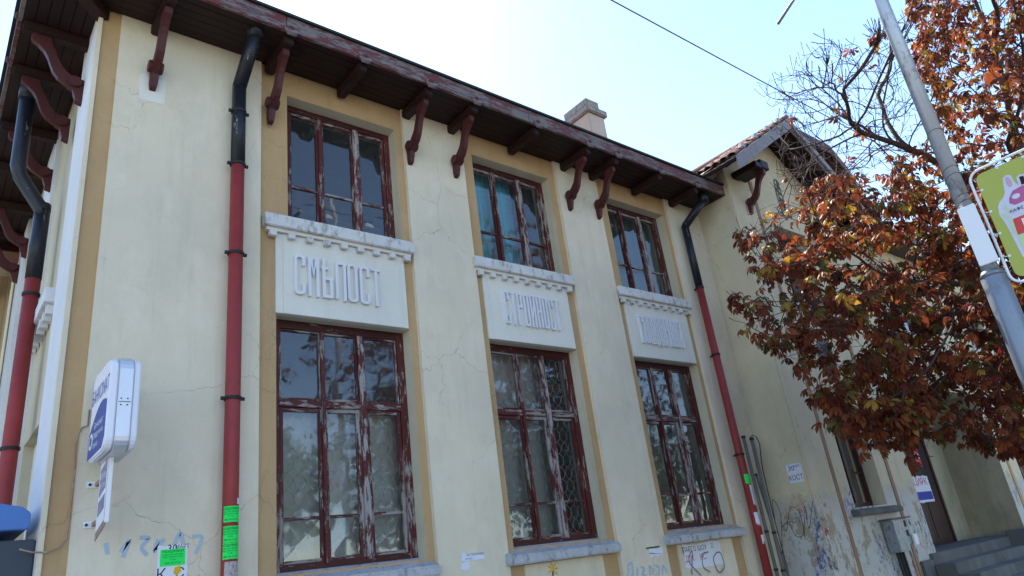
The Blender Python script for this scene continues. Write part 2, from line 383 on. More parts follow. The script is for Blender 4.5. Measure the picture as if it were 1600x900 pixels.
def window(parent, x0, x1, z0, z1, y, kind, label, cloth=None, grille=True):
    w = empty('window', ((x0+x1)/2, y, z0), parent); w['label'] = label
    W_ = x1-x0; f = .085 if kind == 'lower' else .07
    ring_parts('frame', x0, x1, z0, z1, f, y, y+.09, None, 'frame', 'framedark', w)
    cols = [(x0+f+.004, x0+W_*.352), (x0+W_*.362, x0+W_*.622), (x0+W_*.668, x1-f-.004)] if kind == 'lower' else [(x0+f+.004, x0+W_*.325), (x0+W_*.335, x0+W_*.645), (x0+W_*.675, x1-f-.004)]
    rows = []
    if kind == 'lower':
        zt = z0+(z1-z0)*.645
        obj('transom_bar', MB().box(x0+f, x1-f, y-.008, y+.08, zt-.032, zt+.032), 'frameh', w, bevel=.004)
        rows = [(z0+.06, zt-.034), (zt+.034, z1-f)]
    else: rows = [(z0+.085, z1-f)]
    obj('bottom_rail', MB().box(x0+f, x1-f, y+.006, y+.085, z0+.001, z0+(.058 if kind == 'lower' else .08)), 'frameh', w)
    for ri, (r0, r1) in enumerate(rows):
        for ci, (c0, c1) in enumerate(cols):
            s = .038; upper_light = kind == 'lower' and ri == 1
            if upper_light: s = .018
            ring_parts('sash', c0, c1, r0+.002, r1-.002, s, y+.012, y+.06, s*1.3, 'frame' if (ci+ri) % 2 == 0 or kind == 'upper' else 'frameworn', 'frameh', w, .003)
            panes = [(r0+s*1.3, r1-s)]
            if not upper_light:
                zb = r0+(r1-r0)*(.285 if kind == 'lower' else .31)
                obj('glazing_bar', MB().box(c0+s, c1-s, y+.018, y+.05, zb-.013, zb+.013), 'frameh', w)
                panes = [(r0+s*1.3, zb-.013), (zb+.013, r1-s)]
            for p0, p1 in panes:
                tilt = random.uniform(-.0025, .0025); tl2 = random.uniform(-.0025, .0025)
                obj('pane', MB().face([(c0+s, y+.033+tilt, p0), (c1-s, y+.033, p0), (c1-s, y+.033+tl2, p1), (c0+s, y+.033-tilt, p1)]), 'glass', w)
    # the posts between the columns of lights
    for a, b in ((cols[0][1], cols[1][0]), (cols[1][1], cols[2][0])):
        wide = b-a > .02
        obj('mullion', MB().box((a+b)/2-(.034 if wide else .022), (a+b)/2+(.034 if wide else .022), y-.014, y+.012, z0+.06, z1-f-.001), 'frameworn' if wide else 'frame', w, bevel=.004)
    if grille: obj('grille', wavy_grille(x0+f+.01, x1-f-.01, z0+.06, (z1-f) if grille == 2 else zt-.03, y+.12), 'wire', w)
    if cloth: obj(*cloth, w)
    return w
names = ['СМѢЛОСТ', 'СТРОЙНОСТ', 'СОЛИДАРНОСТ']
def stroke(mb, pts, w, y0, y1, closed=False):
    """flat raised stroke along 2D points, mitred"""
    n = len(pts); L = []; R = []
    for i in range(n):
        a = pts[i-1] if (i or closed) else None; b = pts[i]; c = pts[(i+1) % n] if (i < n-1 or closed) else None
        d1 = (Vector(b)-Vector(a)).normalized() if a else None; d2 = (Vector(c)-Vector(b)).normalized() if c else None
        if d1 is None: d1 = d2
        if d2 is None: d2 = d1
        t = (d1+d2).normalized() if (d1+d2).length > 1e-4 else d1
        nn = Vector((-t.y, t.x)); k = 1/max(.5, abs(nn.dot(Vector((-d1.y, d1.x)))))
        L.append(Vector(b)+nn*w/2*k); R.append(Vector(b)-nn*w/2*k)
    m = n if closed else n-1
    for i in range(m):
        j = (i+1) % n; q = [L[i], L[j], R[j], R[i]]
        mb.hexa([(p.x, y1, p.y) for p in q]+[(p.x, y0, p.y) for p in q])
def glyph(ch, x, z, w, h, s, y0, y1):
    g = MB(); r = min(w*.28, .03); X0, X1, Z0, Z1 = x+s/2, x+w-s/2, z+s/2, z+h-s/2
    def arc(cx, cz, a0, a1, rr, k=3): return [(cx+rr*math.cos(a0+(a1-a0)*i/k), cz+rr*math.sin(a0+(a1-a0)*i/k)) for i in range(k+1)]
    pi = math.pi; st = lambda p, c=False: stroke(g, p, s, y0, y1, c)
    if ch == 'О': st(arc(X1-r, Z1-r, 0, pi/2, r)+arc(X0+r, Z1-r, pi/2, pi, r)+arc(X0+r, Z0+r, pi, 1.5*pi, r)+arc(X1-r, Z0+r, 1.5*pi, 2*pi, r), True)
    elif ch == 'С': st([(X1, Z1-h*.24)]+arc(X1-r, Z1-r, 0, pi/2, r)+arc(X0+r, Z1-r, pi/2, pi, r)+arc(X0+r, Z0+r, pi, 1.5*pi, r)+arc(X1-r, Z0+r, 1.5*pi, 2*pi, r)+[(X1, Z0+h*.24)])
    elif ch == 'Т': st([(X0-s*.3, Z1), (X1+s*.3, Z1)]); st([((X0+X1)/2, Z0-s/2), ((X0+X1)/2, Z1-s/2-.001)])
    elif ch == 'М': st([(X0, Z0-s/2), (X0, Z1+s/2)]); st([(X1, Z0-s/2), (X1, Z1+s/2)]); stroke(g, [(X0+s*.5, Z1), ((X0+X1)/2, Z1-h*.42), (X1-s*.5, Z1)], s*.8, y0-.0012, y1)
    elif ch == 'Ѣ': st([(X0+w*.12, Z1+s/2), (X0+w*.12, Z0), (X1, Z0), (X1, Z0+h*.45), (X0+w*.12+s/2+.001, Z0+h*.45)]); st([(X0-w*.1, Z0+h*.72), (X0+w*.12-s/2-.001, Z0+h*.72)]); st([(X0+w*.12+s/2+.001, Z0+h*.72), (X0+w*.5, Z0+h*.72)])
    elif ch == 'Л': st([(X0-s*.5, Z0), (X0, Z0+r), (X0, Z1), (X1, Z1), (X1, Z0-s/2)])
    elif ch == 'Р': st([(X0, Z0-s/2), (X0, Z1)]+arc(X1-r, Z1-r, pi/2, 0, r)+[(X1, Z1-h*.40), (X0+s/2+.001, Z1-h*.40)])
    elif ch in 'ИЙ':
        st([(X0, Z0-s/2), (X0, Z1+s/2)]); st([(X1, Z0-s/2), (X1, Z1+s/2)]); stroke(g, [(X0+s*.4, Z0+h*.28), (X1-s*.4, Z1-h*.28)], s*.8, y0-.0012, y1)
        if ch == 'Й': st([((X0+X1)/2-s*.5, Z1+s*.3), ((X0+X1)/2+s*.5, Z1+s*.3)])
    elif ch == 'Н': st([(X0, Z0-s/2), (X0, Z1+s/2)]); st([(X1, Z0-s/2), (X1, Z1+s/2)]); st([(X0+s/2+.001, (Z0+Z1)/2), (X1-s/2-.001, (Z0+Z1)/2)])
    elif ch == 'А': st([(X0, Z0-s/2), (X0, Z1), (X1, Z1), (X1, Z0-s/2)]); st([(X0+s/2+.001, Z0+h*.4), (X1-s/2-.001, Z0+h*.4)])
    elif ch == 'Д': st([(X0, Z0), (X0, Z1), (X1, Z1), (X1, Z0)]); st([(X0-s*.6, Z0-s*.5-.02), (X0-s*.6, Z0-.001), (X1+s*.6, Z0-.001), (X1+s*.6, Z0-s*.5-.02)])
    return g
LET = [(3.005, 3.955), (5.60, 6.53), (8.05, 9.03)]
words_x = {0: [.0, .150, .292, .455, .590, .735, .875]}
which = ['nearest the left corner', 'middle', 'nearest the downpipe in the inner corner']
for i, b in enumerate(BAYS):
    l0, l1 = b['l']; u0, u1 = b['u']
    H = [(l0, l1, LZ[0], LZ[1]), (u0, u1, UZ[0], UZ[1])]
    obj('bay_wall', MB().holes(b['x0'], b['x1'], ZB, ZT, YO, H), 'ochre', B)
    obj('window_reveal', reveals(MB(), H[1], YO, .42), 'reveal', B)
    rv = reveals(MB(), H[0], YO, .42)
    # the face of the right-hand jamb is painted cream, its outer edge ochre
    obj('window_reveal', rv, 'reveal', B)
    # inscription panel
    p0, p1 = l0-.012, l1-.022
    pn = MB().box(p0, p1, .026, .10, LZ[1]-.004, 4.80); pn.box(p0+.07, p1-.07, .019, .0265, LZ[1]-.004, 4.80)
    po = obj('inscription_panel', pn, 'white', B, bevel=.003, label='white panel with raised letters '+names[i])
    x0, x1 = LET[i]; n = len(names[i]); cell = (x1-x0)/n
    for k, ch in enumerate(names[i]):
        xx = x0+(words_x[0][k]*(x1-x0) if i == 0 else k*cell)
        wd = (.112 if ch not in 'Ѣ' else .12) if i == 0 else cell*.76
        s = .029 if i == 0 else (.024 if i == 1 else .020)
        jz = random.uniform(-.006, .006)
        if i == 2 and ch == 'С' and k == 9: pass
        obj('letter', glyph(ch, xx, 4.175+jz-.01*(k/n if i == 0 else 0), wd, .42, s, -.018, .0185), 'letter', po)
    # upper sill with dentils
    s0, s1 = l0-.145, l1+.085
    sl = MB().box(s0, s1, -.055, .30, 4.838, 4.973); so = obj('upper_sill', sl, 'concrete', B, bevel=.008, label='stained white sill on nine dentils')
    obj('sill_moulding', MB().box(s0+.03, s1-.03, -.014, .045, 4.803, 4.837), 'white', so)
    for k in range(9):
        c = s0+.09+(s1-s0-.18)*k/8
        obj('dentil', MB().box(c-.036, c+.036, -.034, .02, 4.742, 4.8025), 'concrete', so, bevel=.005)
    # lower sill, top sloping up to the window
    t0, t1 = l0-.16, l1+.05
    ls = MB().hexa([(t0, -.12, 1.522), (t1, -.12, 1.522), (t1, .30, 1.522), (t0, .30, 1.522), (t0, -.12, 1.612), (t1, -.12, 1.612), (t1, .30, 1.735), (t0, .30, 1.735)])
    obj('lower_sill', ls, 'greysill', B, bevel=.014, label='rough grey stone sill below the lower window')
    # apron below
    obj('apron_panel', MB().box(l0+.10, l1-.14, .030, .10, ZB, 1.515), 'cream', B, bevel=.004)
    # interior box
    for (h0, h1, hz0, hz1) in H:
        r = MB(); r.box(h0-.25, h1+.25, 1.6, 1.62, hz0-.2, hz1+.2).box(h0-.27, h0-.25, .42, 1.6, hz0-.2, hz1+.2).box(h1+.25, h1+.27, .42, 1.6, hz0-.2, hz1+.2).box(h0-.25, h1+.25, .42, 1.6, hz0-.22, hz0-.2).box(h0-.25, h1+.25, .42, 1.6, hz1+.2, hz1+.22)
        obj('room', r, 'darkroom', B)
    if i == 0: cl = ('blind', folds(l0-.05, l1+.05, LZ[0], LZ[1]-.75, .40, .26, .004), 'curtain')
    elif i == 1: cl = ('blind', folds(l0-.05, l0+.98, LZ[0], LZ[1], .40, .26, .004), 'curtain')
    else: cl = ('blind', folds(l0-.05, l1+.05, LZ[0], LZ[1], .44, .3, .004), 'curtain')
    window(B, l0, l1, LZ[0], LZ[1], YW, 'lower', ['tall lower window of six sashes with badly peeled mullions, under the СМѢЛОСТ panel', 'tall lower window under the СТРОЙНОСТ panel, blind behind its left lights', 'tall lower window under the СОЛИДАРНОСТ panel beside the downpipe'][i], cl, 1 if i == 0 else 2)
    if i == 0: cl = None
    elif i == 1: cl = ('curtain', folds(u0, u0+.9, UZ[0], UZ[1], .40, .09, .02), 'teal')
    else: cl = ('curtain', folds(u0+.4, u1, UZ[0], UZ[1], .40, .09, .02), 'greencurt')
    window(B, u0, u1, UZ[0], UZ[1], YW, 'upper', ['upper three-light window above the СМѢЛОСТ panel', 'upper three-light window with teal curtain', 'upper three-light window with green curtain beside the downpipe'][i], cl, False)
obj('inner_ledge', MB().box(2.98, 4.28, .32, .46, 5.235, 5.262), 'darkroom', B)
for x, w_, lab in ((3.565, .05, 'pale lump behind the middle light of the nearest upper window'), (4.06, .065, 'pale lump behind the right light of the nearest upper window')):
    tag(obj('pale_block', MB().hexa([(x-w_, .33, 5.263), (x+w_, .33, 5.263), (x+w_, .42, 5.263), (x-w_, .42, 5.263), (x-w_*.5, .35, 5.345), (x+w_*.6, .35, 5.325), (x+w_*.6, .41, 5.325), (x-w_*.5, .41, 5.345)]), 'brick', bevel=.012), lab, 'block', 'pale blocks on the window ledge')
obj('plaster_patch', MB().prism([(-.10, -.14), (.11, -.13), (.12, .20), (-.02, .22), (-.11, .12)], lambda u, v, w: (1.655+u, w, 6.03+v), -.0022, .001), 'white', B)
# eaves
SZ = 6.776; FX0 = .61; FY = -.564
DEPTH = 5.6
x = FX0
bw = .10
k = 0
for y0, y1 in [(-.55+j*.092, -.55+j*.092+.086) for j in range(6)]:
    xa = FX0+.02
    for (xs, xe) in ((xa, 3.3+random.uniform(-.5, .5)), (None, 6.7+random.uniform(-.6, .6)), (None, 10.24)):
        xs = xs if xs is not None else last+.006
        obj('soffit_board', MB().box(xs, xe, y0, y1, SZ+random.uniform(0, .004), SZ+.02), 'soffit', B); last = xe
for j in range(6):
    x0 = FX0+.02+j*.092
    obj('soffit_board', MB().box(x0, x0+.086, .004, DEPTH, SZ+random.uniform(0, .004), SZ+.02), 'soffit', B)
def bracket_poly(D=.46, H=.60):
    # profile in (distance from wall, height above the foot), an S-curve from the foot out to the beam
    outer = [(0, 0), (.055, .0), (.075, .05), (.085, .10), (.15, .135), (.21, .175), (.255, .235), (.285, .31), (.31, .38), (.345, .44), (.395, .49), (.45, .525), (.455, .60)]
    inner = [(.30, .60), (.285, .53), (.25, .45), (.215, .37), (.185, .31), (.14, .265), (.10, .235), (.05, .225), (.0, .225)]
    return outer+inner
BP = bracket_poly()
def bracket_mesh():
    m = MB(); m.prism(BP, lambda u, v, w: (w, -u, v), -.034, .034)
    n = MB(); n.tube([(-.062, -.075, .17), (.062, -.075, .17)], .058, 14)
    ft = MB().hexa([(-.026, -.058, -.03), (.026, -.058, -.03), (.026, 0, -.05), (-.026, 0, -.05), (-.034, -.062, .03), (.034, -.062, .03), (.034, 0, .03), (-.034, 0, .03)])
    return mesh('bracket', m, 'bracket', bevel=.006), mesh('volute', n, 'bracket', bevel=.004), mesh('foot', ft, 'bracket', bevel=.003)
BM, BV, BF = bracket_mesh()
def place(me, name, parent, loc, rz=0):
    o = bpy.data.objects.new(name, me); COL.objects.link(o); o.parent = parent; o.location = loc; o.rotation_euler = (0, 0, rz); return o
def put_bracket(parent, x, y, z, rz=0, sc=1):
    o = place(BM, 'bracket', parent, (x, y, z), rz)
    place(BV, 'volute', o, (0, 0, 0)); place(BF, 'foot', o, (0, 0, 0)); return o
BEAM = MB().box(-.05, .05, -.53, .02, -.115, -.002); bmm = mesh('rafter_foot', BEAM, 'beam', bevel=.012)
ball = MB().tube([(0, 0, 0), (0, -.012, 0), (0, -.026, 0), (0, -.036, 0)], [.030, .032, .026, .010], 12); ballm = mesh('boss', ball, 'bracket', True)
drop = MB().prism([(-.085, .03), (-.075, -.01), (-.055, -.02), (-.045, -.052), (.045, -.052), (.055, -.02), (.075, -.01), (.085, .03)], lambda u, v, w: (u, w, v), -.017, .002); dropm = mesh('fascia_drop', drop, 'fascia')
beams = [1.655, 2.765, 3.59, 4.435, 5.09, 6.08, 7.03, 7.61, 8.57, 9.47]
br = [1.655, 2.765, 4.435, 5.09, 7.03, 7.61]
for bx in beams:
    place(bmm, 'rafter_foot', B, (bx, 0, SZ)); place(ballm, 'boss', B, (bx, FY-.012, SZ+.035)); place(dropm, 'fascia_drop', B, (bx, FY-.0205, SZ-.0))
for bx in br: put_bracket(B, bx, 0, 6.062)
for by in (.52, 1.22, 2.3, 3.2, 4.2, 5.1):
    place(bmm, 'rafter_foot', B, (1.17, by, SZ), -math.pi/2); place(ballm, 'boss', B, (FX0-.012, by, SZ+.04), -math.pi/2)
    if by not in (3.2,): put_bracket(B, 1.17, by, 6.062, -math.pi/2)
obj('hip_beam', MB().hexa([(FX0+.04, FY+.12, SZ-.11), (FX0+.12, FY+.04, SZ-.11), (1.25, .0, SZ-.11), (1.17, .08, SZ-.11), (FX0+.04, FY+.12, SZ-.002), (FX0+.12, FY+.04, SZ-.002), (1.25, .0, SZ-.002), (1.17, .08, SZ-.002)]), 'beam', B)
# front fascia in lengths
for (xa, xb) in ((FX0-.0, 2.71), (2.716, 5.93), (5.936, 10.215)):
    obj('fascia_board', MB().box(xa, xb, FY-.018, FY+.018, SZ-.005, 6.955), 'fascia', B, bevel=.003)
obj('fascia_board', MB().box(FX0-.018, FX0+.018, FY+.019, DEPTH, SZ-.005, 6.955), 'fascia', B, bevel=.003)
obj('drip_edge', MB().box(FX0-.05, 10.215, FY-.045, FY+.03, 6.956, 6.985), 'iron', B)
obj('drip_edge', MB().box(FX0-.05, FX0+.03, FY+.031, DEPTH, 6.956, 6.985), 'iron', B)
obj('light_block_sheet', MB().box(FX0+.02, 10.215, FY+.02, .39, SZ+.026, SZ+.034).box(FX0+.02, 1.2, .391, DEPTH, SZ+.026, SZ+.034), 'soffit', B)  # added unseen sheet above the soffit boards, blocks light leaking through the gaps
# main roof (hipped), chimney
rf = MB(); rz = 6.987; RX = 10.3; sl = .42
rf.face([(FX0-.02, FY-.02, rz), (RX, FY-.02, rz), (RX, 5, rz+sl*5.5), (FX0+5.5, 5, rz+sl*5.5)]); rf.face([(FX0-.02, FY-.02, rz), (FX0+5.5, 5, rz+sl*5.5), (FX0+5.5, 9, rz+sl*5.5), (FX0-.02, 14, rz)])
rf.face([(RX, 5, rz+sl*5.5), (RX, 12, rz), (FX0+5.5, 9, rz+sl*5.5), (FX0+5.5, 5, rz+sl*5.5)])
roof = obj('roof', rf, 'tile', B)
cx0, cx1, cy0, cy1 = 9.08, 9.50, 1.0, 1.58
ch = obj('chimney', MB().box(cx0, cx1, cy0, cy1, 7.2, 9.06), 'chim', roof, bevel=.012, label='short rendered chimney with crumbling cap')
cap = MB().box(cx0-.055, cx1+.055, cy0-.055, cy1+.055, 9.061, 9.20)
o = obj('chimney_cap', cap, 'chimcap', roof, bevel=.02)
obj('chimney_cap', MB().box(cx0-.02, cx1-.10, cy0-.02, cy1+.02, 9.201, 9.37), 'chimcap', roof, bevel=.02)
# body behind
obj('back_wall', MB().box(1.3, 10.2, 9.6, 9.9, ZB, ZT), 'cream', B)
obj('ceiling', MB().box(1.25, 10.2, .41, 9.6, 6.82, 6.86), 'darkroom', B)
# ---- side (end) wall facing -X
SX = 1.17
sw = MB()
def sheetx(mb, x, y0, y1, z0, z1): mb.face([(x, y0, z0), (x, y0, z1), (x, y1, z1), (x, y1, z0)])
obj('side_pilaster', MB().box(SX, SX+.30, .062, .74, ZB, ZT), 'sideskylit', B)
obj('side_pilaster', MB().box(SX, SX+.30, 2.25, 3.0, ZB, ZT), 'sideskylit', B)
obj('side_pilaster', MB().box(SX, SX+.30, 4.6, 5.4, ZB, ZT), 'sideskylit', B)
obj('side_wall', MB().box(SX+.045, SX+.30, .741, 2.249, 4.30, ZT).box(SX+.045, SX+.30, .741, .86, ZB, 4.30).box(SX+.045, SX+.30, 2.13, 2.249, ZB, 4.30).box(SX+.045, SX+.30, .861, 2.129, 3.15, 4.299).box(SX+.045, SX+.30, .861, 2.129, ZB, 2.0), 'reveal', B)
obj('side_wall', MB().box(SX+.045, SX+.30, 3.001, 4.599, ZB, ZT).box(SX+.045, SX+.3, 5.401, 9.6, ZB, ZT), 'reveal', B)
sds = obj('upper_sill', MB().box(SX-.065, SX+.046, .85, 2.2, 4.15, 4.29), 'sideskylit', B, bevel=.006, label='white sill on dentils on the end wall')
for k in range(7): obj('dentil', MB().box(SX-.035, SX+.03, .90+k*.19, .98+k*.19, 4.06, 4.148), 'sideskylit', sds)
obj('window_frame', MB().box(SX+.13, SX+.17, .861, 2.129, 2.0, 3.149), 'white', B)
def pipe_run(name, label, p_top, zs, x, y, r, red, parent, sections, out):
    pipe = empty(name, (x, y, 0), parent); pipe['label'] = label
    return pipe
# rear cross wing at left
Wy = 6.1
cw = MB().box(-5, 1.165, Wy, Wy+.3, ZB, 6.7)
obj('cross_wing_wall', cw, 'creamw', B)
obj('cross_wing_soffit', MB().box(-5, FX0-.03, Wy-.52, Wy-.001, SZ, SZ+.02), 'soffit', B)
obj('fascia_board', MB().box(-5, 1.165, Wy-.556, Wy-.523, SZ-.09, 6.955), 'bracket', B, bevel=.003)
for bx in (.93, .55, -.2, -.9):
    put_bracket(B, bx, Wy, 6.03)
obj('ochre_strip', MB().box(.98, 1.12, Wy-.02, Wy-.001, ZB, 6.5), 'ochre', B)
# ---- downpipes
def dpipe(label, x, y, zsplit, top, ztop, clamps, r=.062, axis='y', zlow=-.05, parent=B, outlet=True):
    d = empty('downpipe', (x, y, 0), parent); d['label'] = label
    obj('lower_pipe', MB().tube([(x, y, zlow), (x, y, zsplit)], r, 16), 'pipered', d, True)
    obj('upper_pipe', MB().tube([(x, y, zsplit-.05), (x, y, ztop)], r+.004, 16).tube([(x, y, ztop-.015), tuple(Vector((x, y, ztop)).lerp(Vector(top), .5)), top], r+.006, 14), 'pipeblack', d, True)
    t = Vector(top)
    if outlet: obj('outlet', MB().tube([t-Vector((0, 0, .05)), t+Vector((0, 0, .13))], [r+.016, r+.018], 14), 'pipeblack', d, True)
    for z in clamps:
        c = MB().tube([(x, y, z-.014), (x, y, z+.014)], r+.010, 16)
        if axis == 'y': c.box(x-r-.035, x-r-.008, y-.012, y+.012, z-.013, z+.013).box(x+r+.008, x+r+.035, y-.012, y+.012, z-.013, z+.013).box(x-.012, x+.012, y, y+.12, z-.010, z+.010)
        obj('clamp', c, 'iron', d)
    return d
dpipe('thick downpipe, black above and red below, on the wide cream pier', 2.42, -.10, 5.42, (2.47, -.40, 6.76), 6.30, [5.38, 4.44, 5.98, 3.1])
dpipe('downpipe in the inner corner between main block and wing', 9.585, -.10, 5.27, (9.80, -.42, 6.66), 6.30, [5.20, 4.10, 2.6], r=.058)
dsd = dpipe('downpipe on the end wall, partly hidden behind the corner', 1.06, 1.50, 4.66, (1.058, 1.50, 5.42), 5.36, [4.45, 3.0], r=.065, axis='x', outlet=False)
obj('outlet', MB().tube([(.80, 1.44, 6.55), (.80, 1.44, 6.76)], [.082, .085], 14), 'pipeblack', dsd, True)
obj('upper_pipe', MB().tube([(1.06, 1.50, 5.28), (1.05, 1.50, 5.36), (.84, 1.46, 5.66), (.81, 1.45, 5.76), (.80, 1.44, 6.60)], .069, 14), 'pipeblack', dsd, True)
dpipe('farthest downpipe on the end wall', .90, 5.5, 3.2, (.72, 5.3, 6.62), 5.9, [3.0], r=.06, axis='x')

# ================================================================== projecting wing at right
WY = -.663; WX0 = 10.22
LH = (11.38, 12.45, 1.70, 3.27); UH = (11.38, 12.45, 4.98, 6.45)
gable = lambda x: 8.34-.655*abs(x-11.93)
wg = B
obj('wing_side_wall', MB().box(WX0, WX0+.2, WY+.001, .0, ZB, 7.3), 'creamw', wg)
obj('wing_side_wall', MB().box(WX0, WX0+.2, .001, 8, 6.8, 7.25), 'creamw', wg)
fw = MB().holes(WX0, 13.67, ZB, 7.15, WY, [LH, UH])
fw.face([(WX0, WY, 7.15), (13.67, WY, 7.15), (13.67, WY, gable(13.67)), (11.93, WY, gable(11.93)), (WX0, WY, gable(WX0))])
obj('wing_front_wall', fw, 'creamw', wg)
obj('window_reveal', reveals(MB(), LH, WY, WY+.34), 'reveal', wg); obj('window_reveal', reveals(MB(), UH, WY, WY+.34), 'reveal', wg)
for xa in (10.93, 12.80): obj('ochre_strip', MB().box(xa, xa+.10, WY-.016, WY+.01, ZB, 7.2), 'ochrew', wg, bevel=.003)
obj('corner_pilaster', MB().box(10.245, 10.929, WY-.010, WY+.01, ZB, 7.0), 'creamw', wg)
obj('lower_sill', MB().hexa([(11.22, WY-.12, 1.57), (12.70, WY-.12, 1.57), (12.70, WY+.2, 1.57), (11.22, WY+.2, 1.57), (11.22, WY-.12, 1.65), (12.70, WY-.12, 1.65), (12.70, WY+.2, 1.72), (11.22, WY+.2, 1.72)]), 'stone', wg, bevel=.012)
us = obj('upper_sill', MB().box(11.22, 12.70, WY-.055, WY+.3, 4.84, 4.973), 'concrete', wg, bevel=.006)
for k in range(11): obj('dentil', MB().box(11.25+k*.139, 11.32+k*.139, WY-.035, WY+.02, 4.765, 4.838), 'concrete', us)
def small_window(h, y, lab):
    x0, x1, z0, z1 = h; w = empty('window', ((x0+x1)/2, y, z0), wg); w['label'] = lab
    ring_parts('frame', x0, x1, z0, z1, .075, y, y+.08, None, 'door', 'door', w)
    xm = (x0+x1)/2; zb = z0+(z1-z0)*.34
    obj('mullion', MB().box(xm-.04, xm+.04, y-.01, y+.05, z0+.07, z1-.075), 'door', w)
    for a, b in ((x0+.075, xm-.04), (xm+.04, x1-.075)):
        obj('glazing_bar', MB().box(a, b, y+.01, y+.05, zb-.015, zb+.015), 'door', w)
        for c, d in ((z0+.075, zb-.015), (zb+.015, z1-.075)): obj('pane', MB().face([(a, y+.03, c), (b, y+.03, c), (b, y+.03, d), (a, y+.03, d)]), 'glass', w)
    obj('blind', folds(x0, x1, z0, z1, y+.30, .3, .006), 'curtain', w)
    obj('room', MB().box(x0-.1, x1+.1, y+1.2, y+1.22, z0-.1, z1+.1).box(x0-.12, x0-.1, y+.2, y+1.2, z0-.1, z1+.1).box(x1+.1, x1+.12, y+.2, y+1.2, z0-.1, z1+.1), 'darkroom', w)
small_window(LH, WY+.22, 'dark narrow lower window of the wing beside the porch')
small_window(UH, WY+.22, 'upper window of the wing half hidden by autumn leaves')
# relief ornaments
rel = MB(); rel.tube([(11.93+.10*math.cos(t), WY-.004, 7.08+.42*math.sin(t)) for t in np.linspace(0, 2*math.pi, 25)], .012, 6)
for k in range(26):
    a0 = random.uniform(0, 6.28); z = 7.08+random.uniform(-.36, .36); xx = 11.93+random.uniform(-.07, .07)
    rel.tube([(xx, WY-.004, z), (xx+.05*math.cos(a0), WY-.012, z+.05*math.sin(a0)), (xx+.02*math.sin(a0), WY-.004, z+.09*math.cos(a0))], .008, 5)
obj('gable_relief', rel, 'stone', wg, label='narrow scrolled plaster relief under the gable')
ov = MB()
for k in range(90):
    t = random.uniform(0, 6.28); rr = math.sqrt(random.random()); xx = 11.88+.24*rr*math.cos(t); z = 4.05+.36*rr*math.sin(t); s_ = random.uniform(.02, .05)
    ov.tube([(xx, WY-.002, z), (xx+s_*math.cos(k), WY-.03*(1-rr)-.012, z+s_*math.sin(k)), (xx+1.6*s_*math.cos(k+1), WY-.002, z+1.6*s_*math.sin(k+1))], [.012, .018, .008], 5)
ov.prism([(.27*math.cos(t), .40*math.sin(t)) for t in np.linspace(0, 2*math.pi, 22)[:-1]], lambda u, v, w: (11.88+u, w, 4.05+v), WY-.012, WY+.01)
obj('oval_relief', ov, 'stone', wg, label='weathered oval plaster relief above the lower window')
# porch
PX0, PX1, PZ = 13.67, 18.22, 3.75; PB = .36; LZD = .875
pw = MB(); pw.face([(PX1, WY, ZB), (PX1, PB, ZB), (PX1, PB, PZ), (PX1, WY, PZ)]); pw.face([(PX0, WY, ZB), (PX0, WY, PZ), (PX0, PB, PZ), (PX0, PB, ZB)])
pw.face([(PX0, PB, ZB), (PX0, PB, PZ), (PX1, PB, PZ), (PX1, PB, ZB)]); pw.face([(PX0, WY, PZ), (PX1, WY, PZ), (PX1, PB, PZ), (PX0, PB, PZ)])
obj('porch_wall', pw, 'porchwall', wg)
obj('porch_front_wall', MB().holes(13.67, 22.5, ZB, 6.9, WY, [(PX0, PX1, ZB, PZ), (15.2, 16.9, 4.98, 6.4), (19.3, 20.6, 1.7, 3.27), (19.3, 20.6, 4.98, 6.4)]), 'creamw', wg)
obj('wing_end_wall', MB().box(22.3, 22.499, WY+.002, 8, ZB, 6.88), 'creamw', wg)
obj('wing_back_wall', MB().box(10.5, 22.3, 8.001, 8.2, ZB, 6.88), 'creamw', wg)
obj('ochre_strip', MB().box(18.62, 18.74, WY-.016, WY+.01, ZB, 6.85), 'ochre', wg)
for (a, b, c, d, mt) in ((15.2, 16.9, 4.98, 6.4, 'curtain'), (19.3, 20.6, 1.7, 3.27, 'darkroom'), (19.3, 20.6, 4.98, 6.4, 'curtain')):  # in the lower far window the blind is a sheet coloured as unlit room
    w = empty('window', (a, WY, c), wg); w['label'] = 'far wing window behind the chestnut leaves'
    ring_parts('frame', a, b, c, d, .08, WY+.15, WY+.22, None, 'frame', 'frameh', w); obj('mullion', MB().box((a+b)/2-.04, (a+b)/2+.04, WY+.15, WY+.21, c+.08, d-.08), 'frame', w)
    obj('pane', MB().face([(a, WY+.19, c), (b, WY+.19, c), (b, WY+.19, d), (a, WY+.19, d)]), 'glass', w); obj('blind', MB().face([(a, WY+.5, c), (b, WY+.5, c), (b, WY+.5, d), (a, WY+.5, d)]), mt, w)
    obj('window_reveal', reveals(MB(), (a, b, c, d), WY, WY+.5), 'reveal', w); obj('sill', MB().box(a-.12, b+.12, WY-.06, WY+.1, c-.14, c-.006), 'concrete', w)
dr = empty('door', (15.0, PB, LZD), wg); dr['label'] = 'dark brown double door at the back of the porch'
ring_parts('frame', 14.55, 17.25, LZD, 3.70, .10, PB-.06, PB-.002, .02, 'door', 'door', dr)
obj('transom_panel', MB().box(14.65, 17.15, PB-.045, PB-.003, 3.02, 3.60), 'blackbox', dr)
obj('transom_bar', MB().box(14.65, 17.15, PB-.055, PB-.004, 2.94, 3.019), 'door', dr)
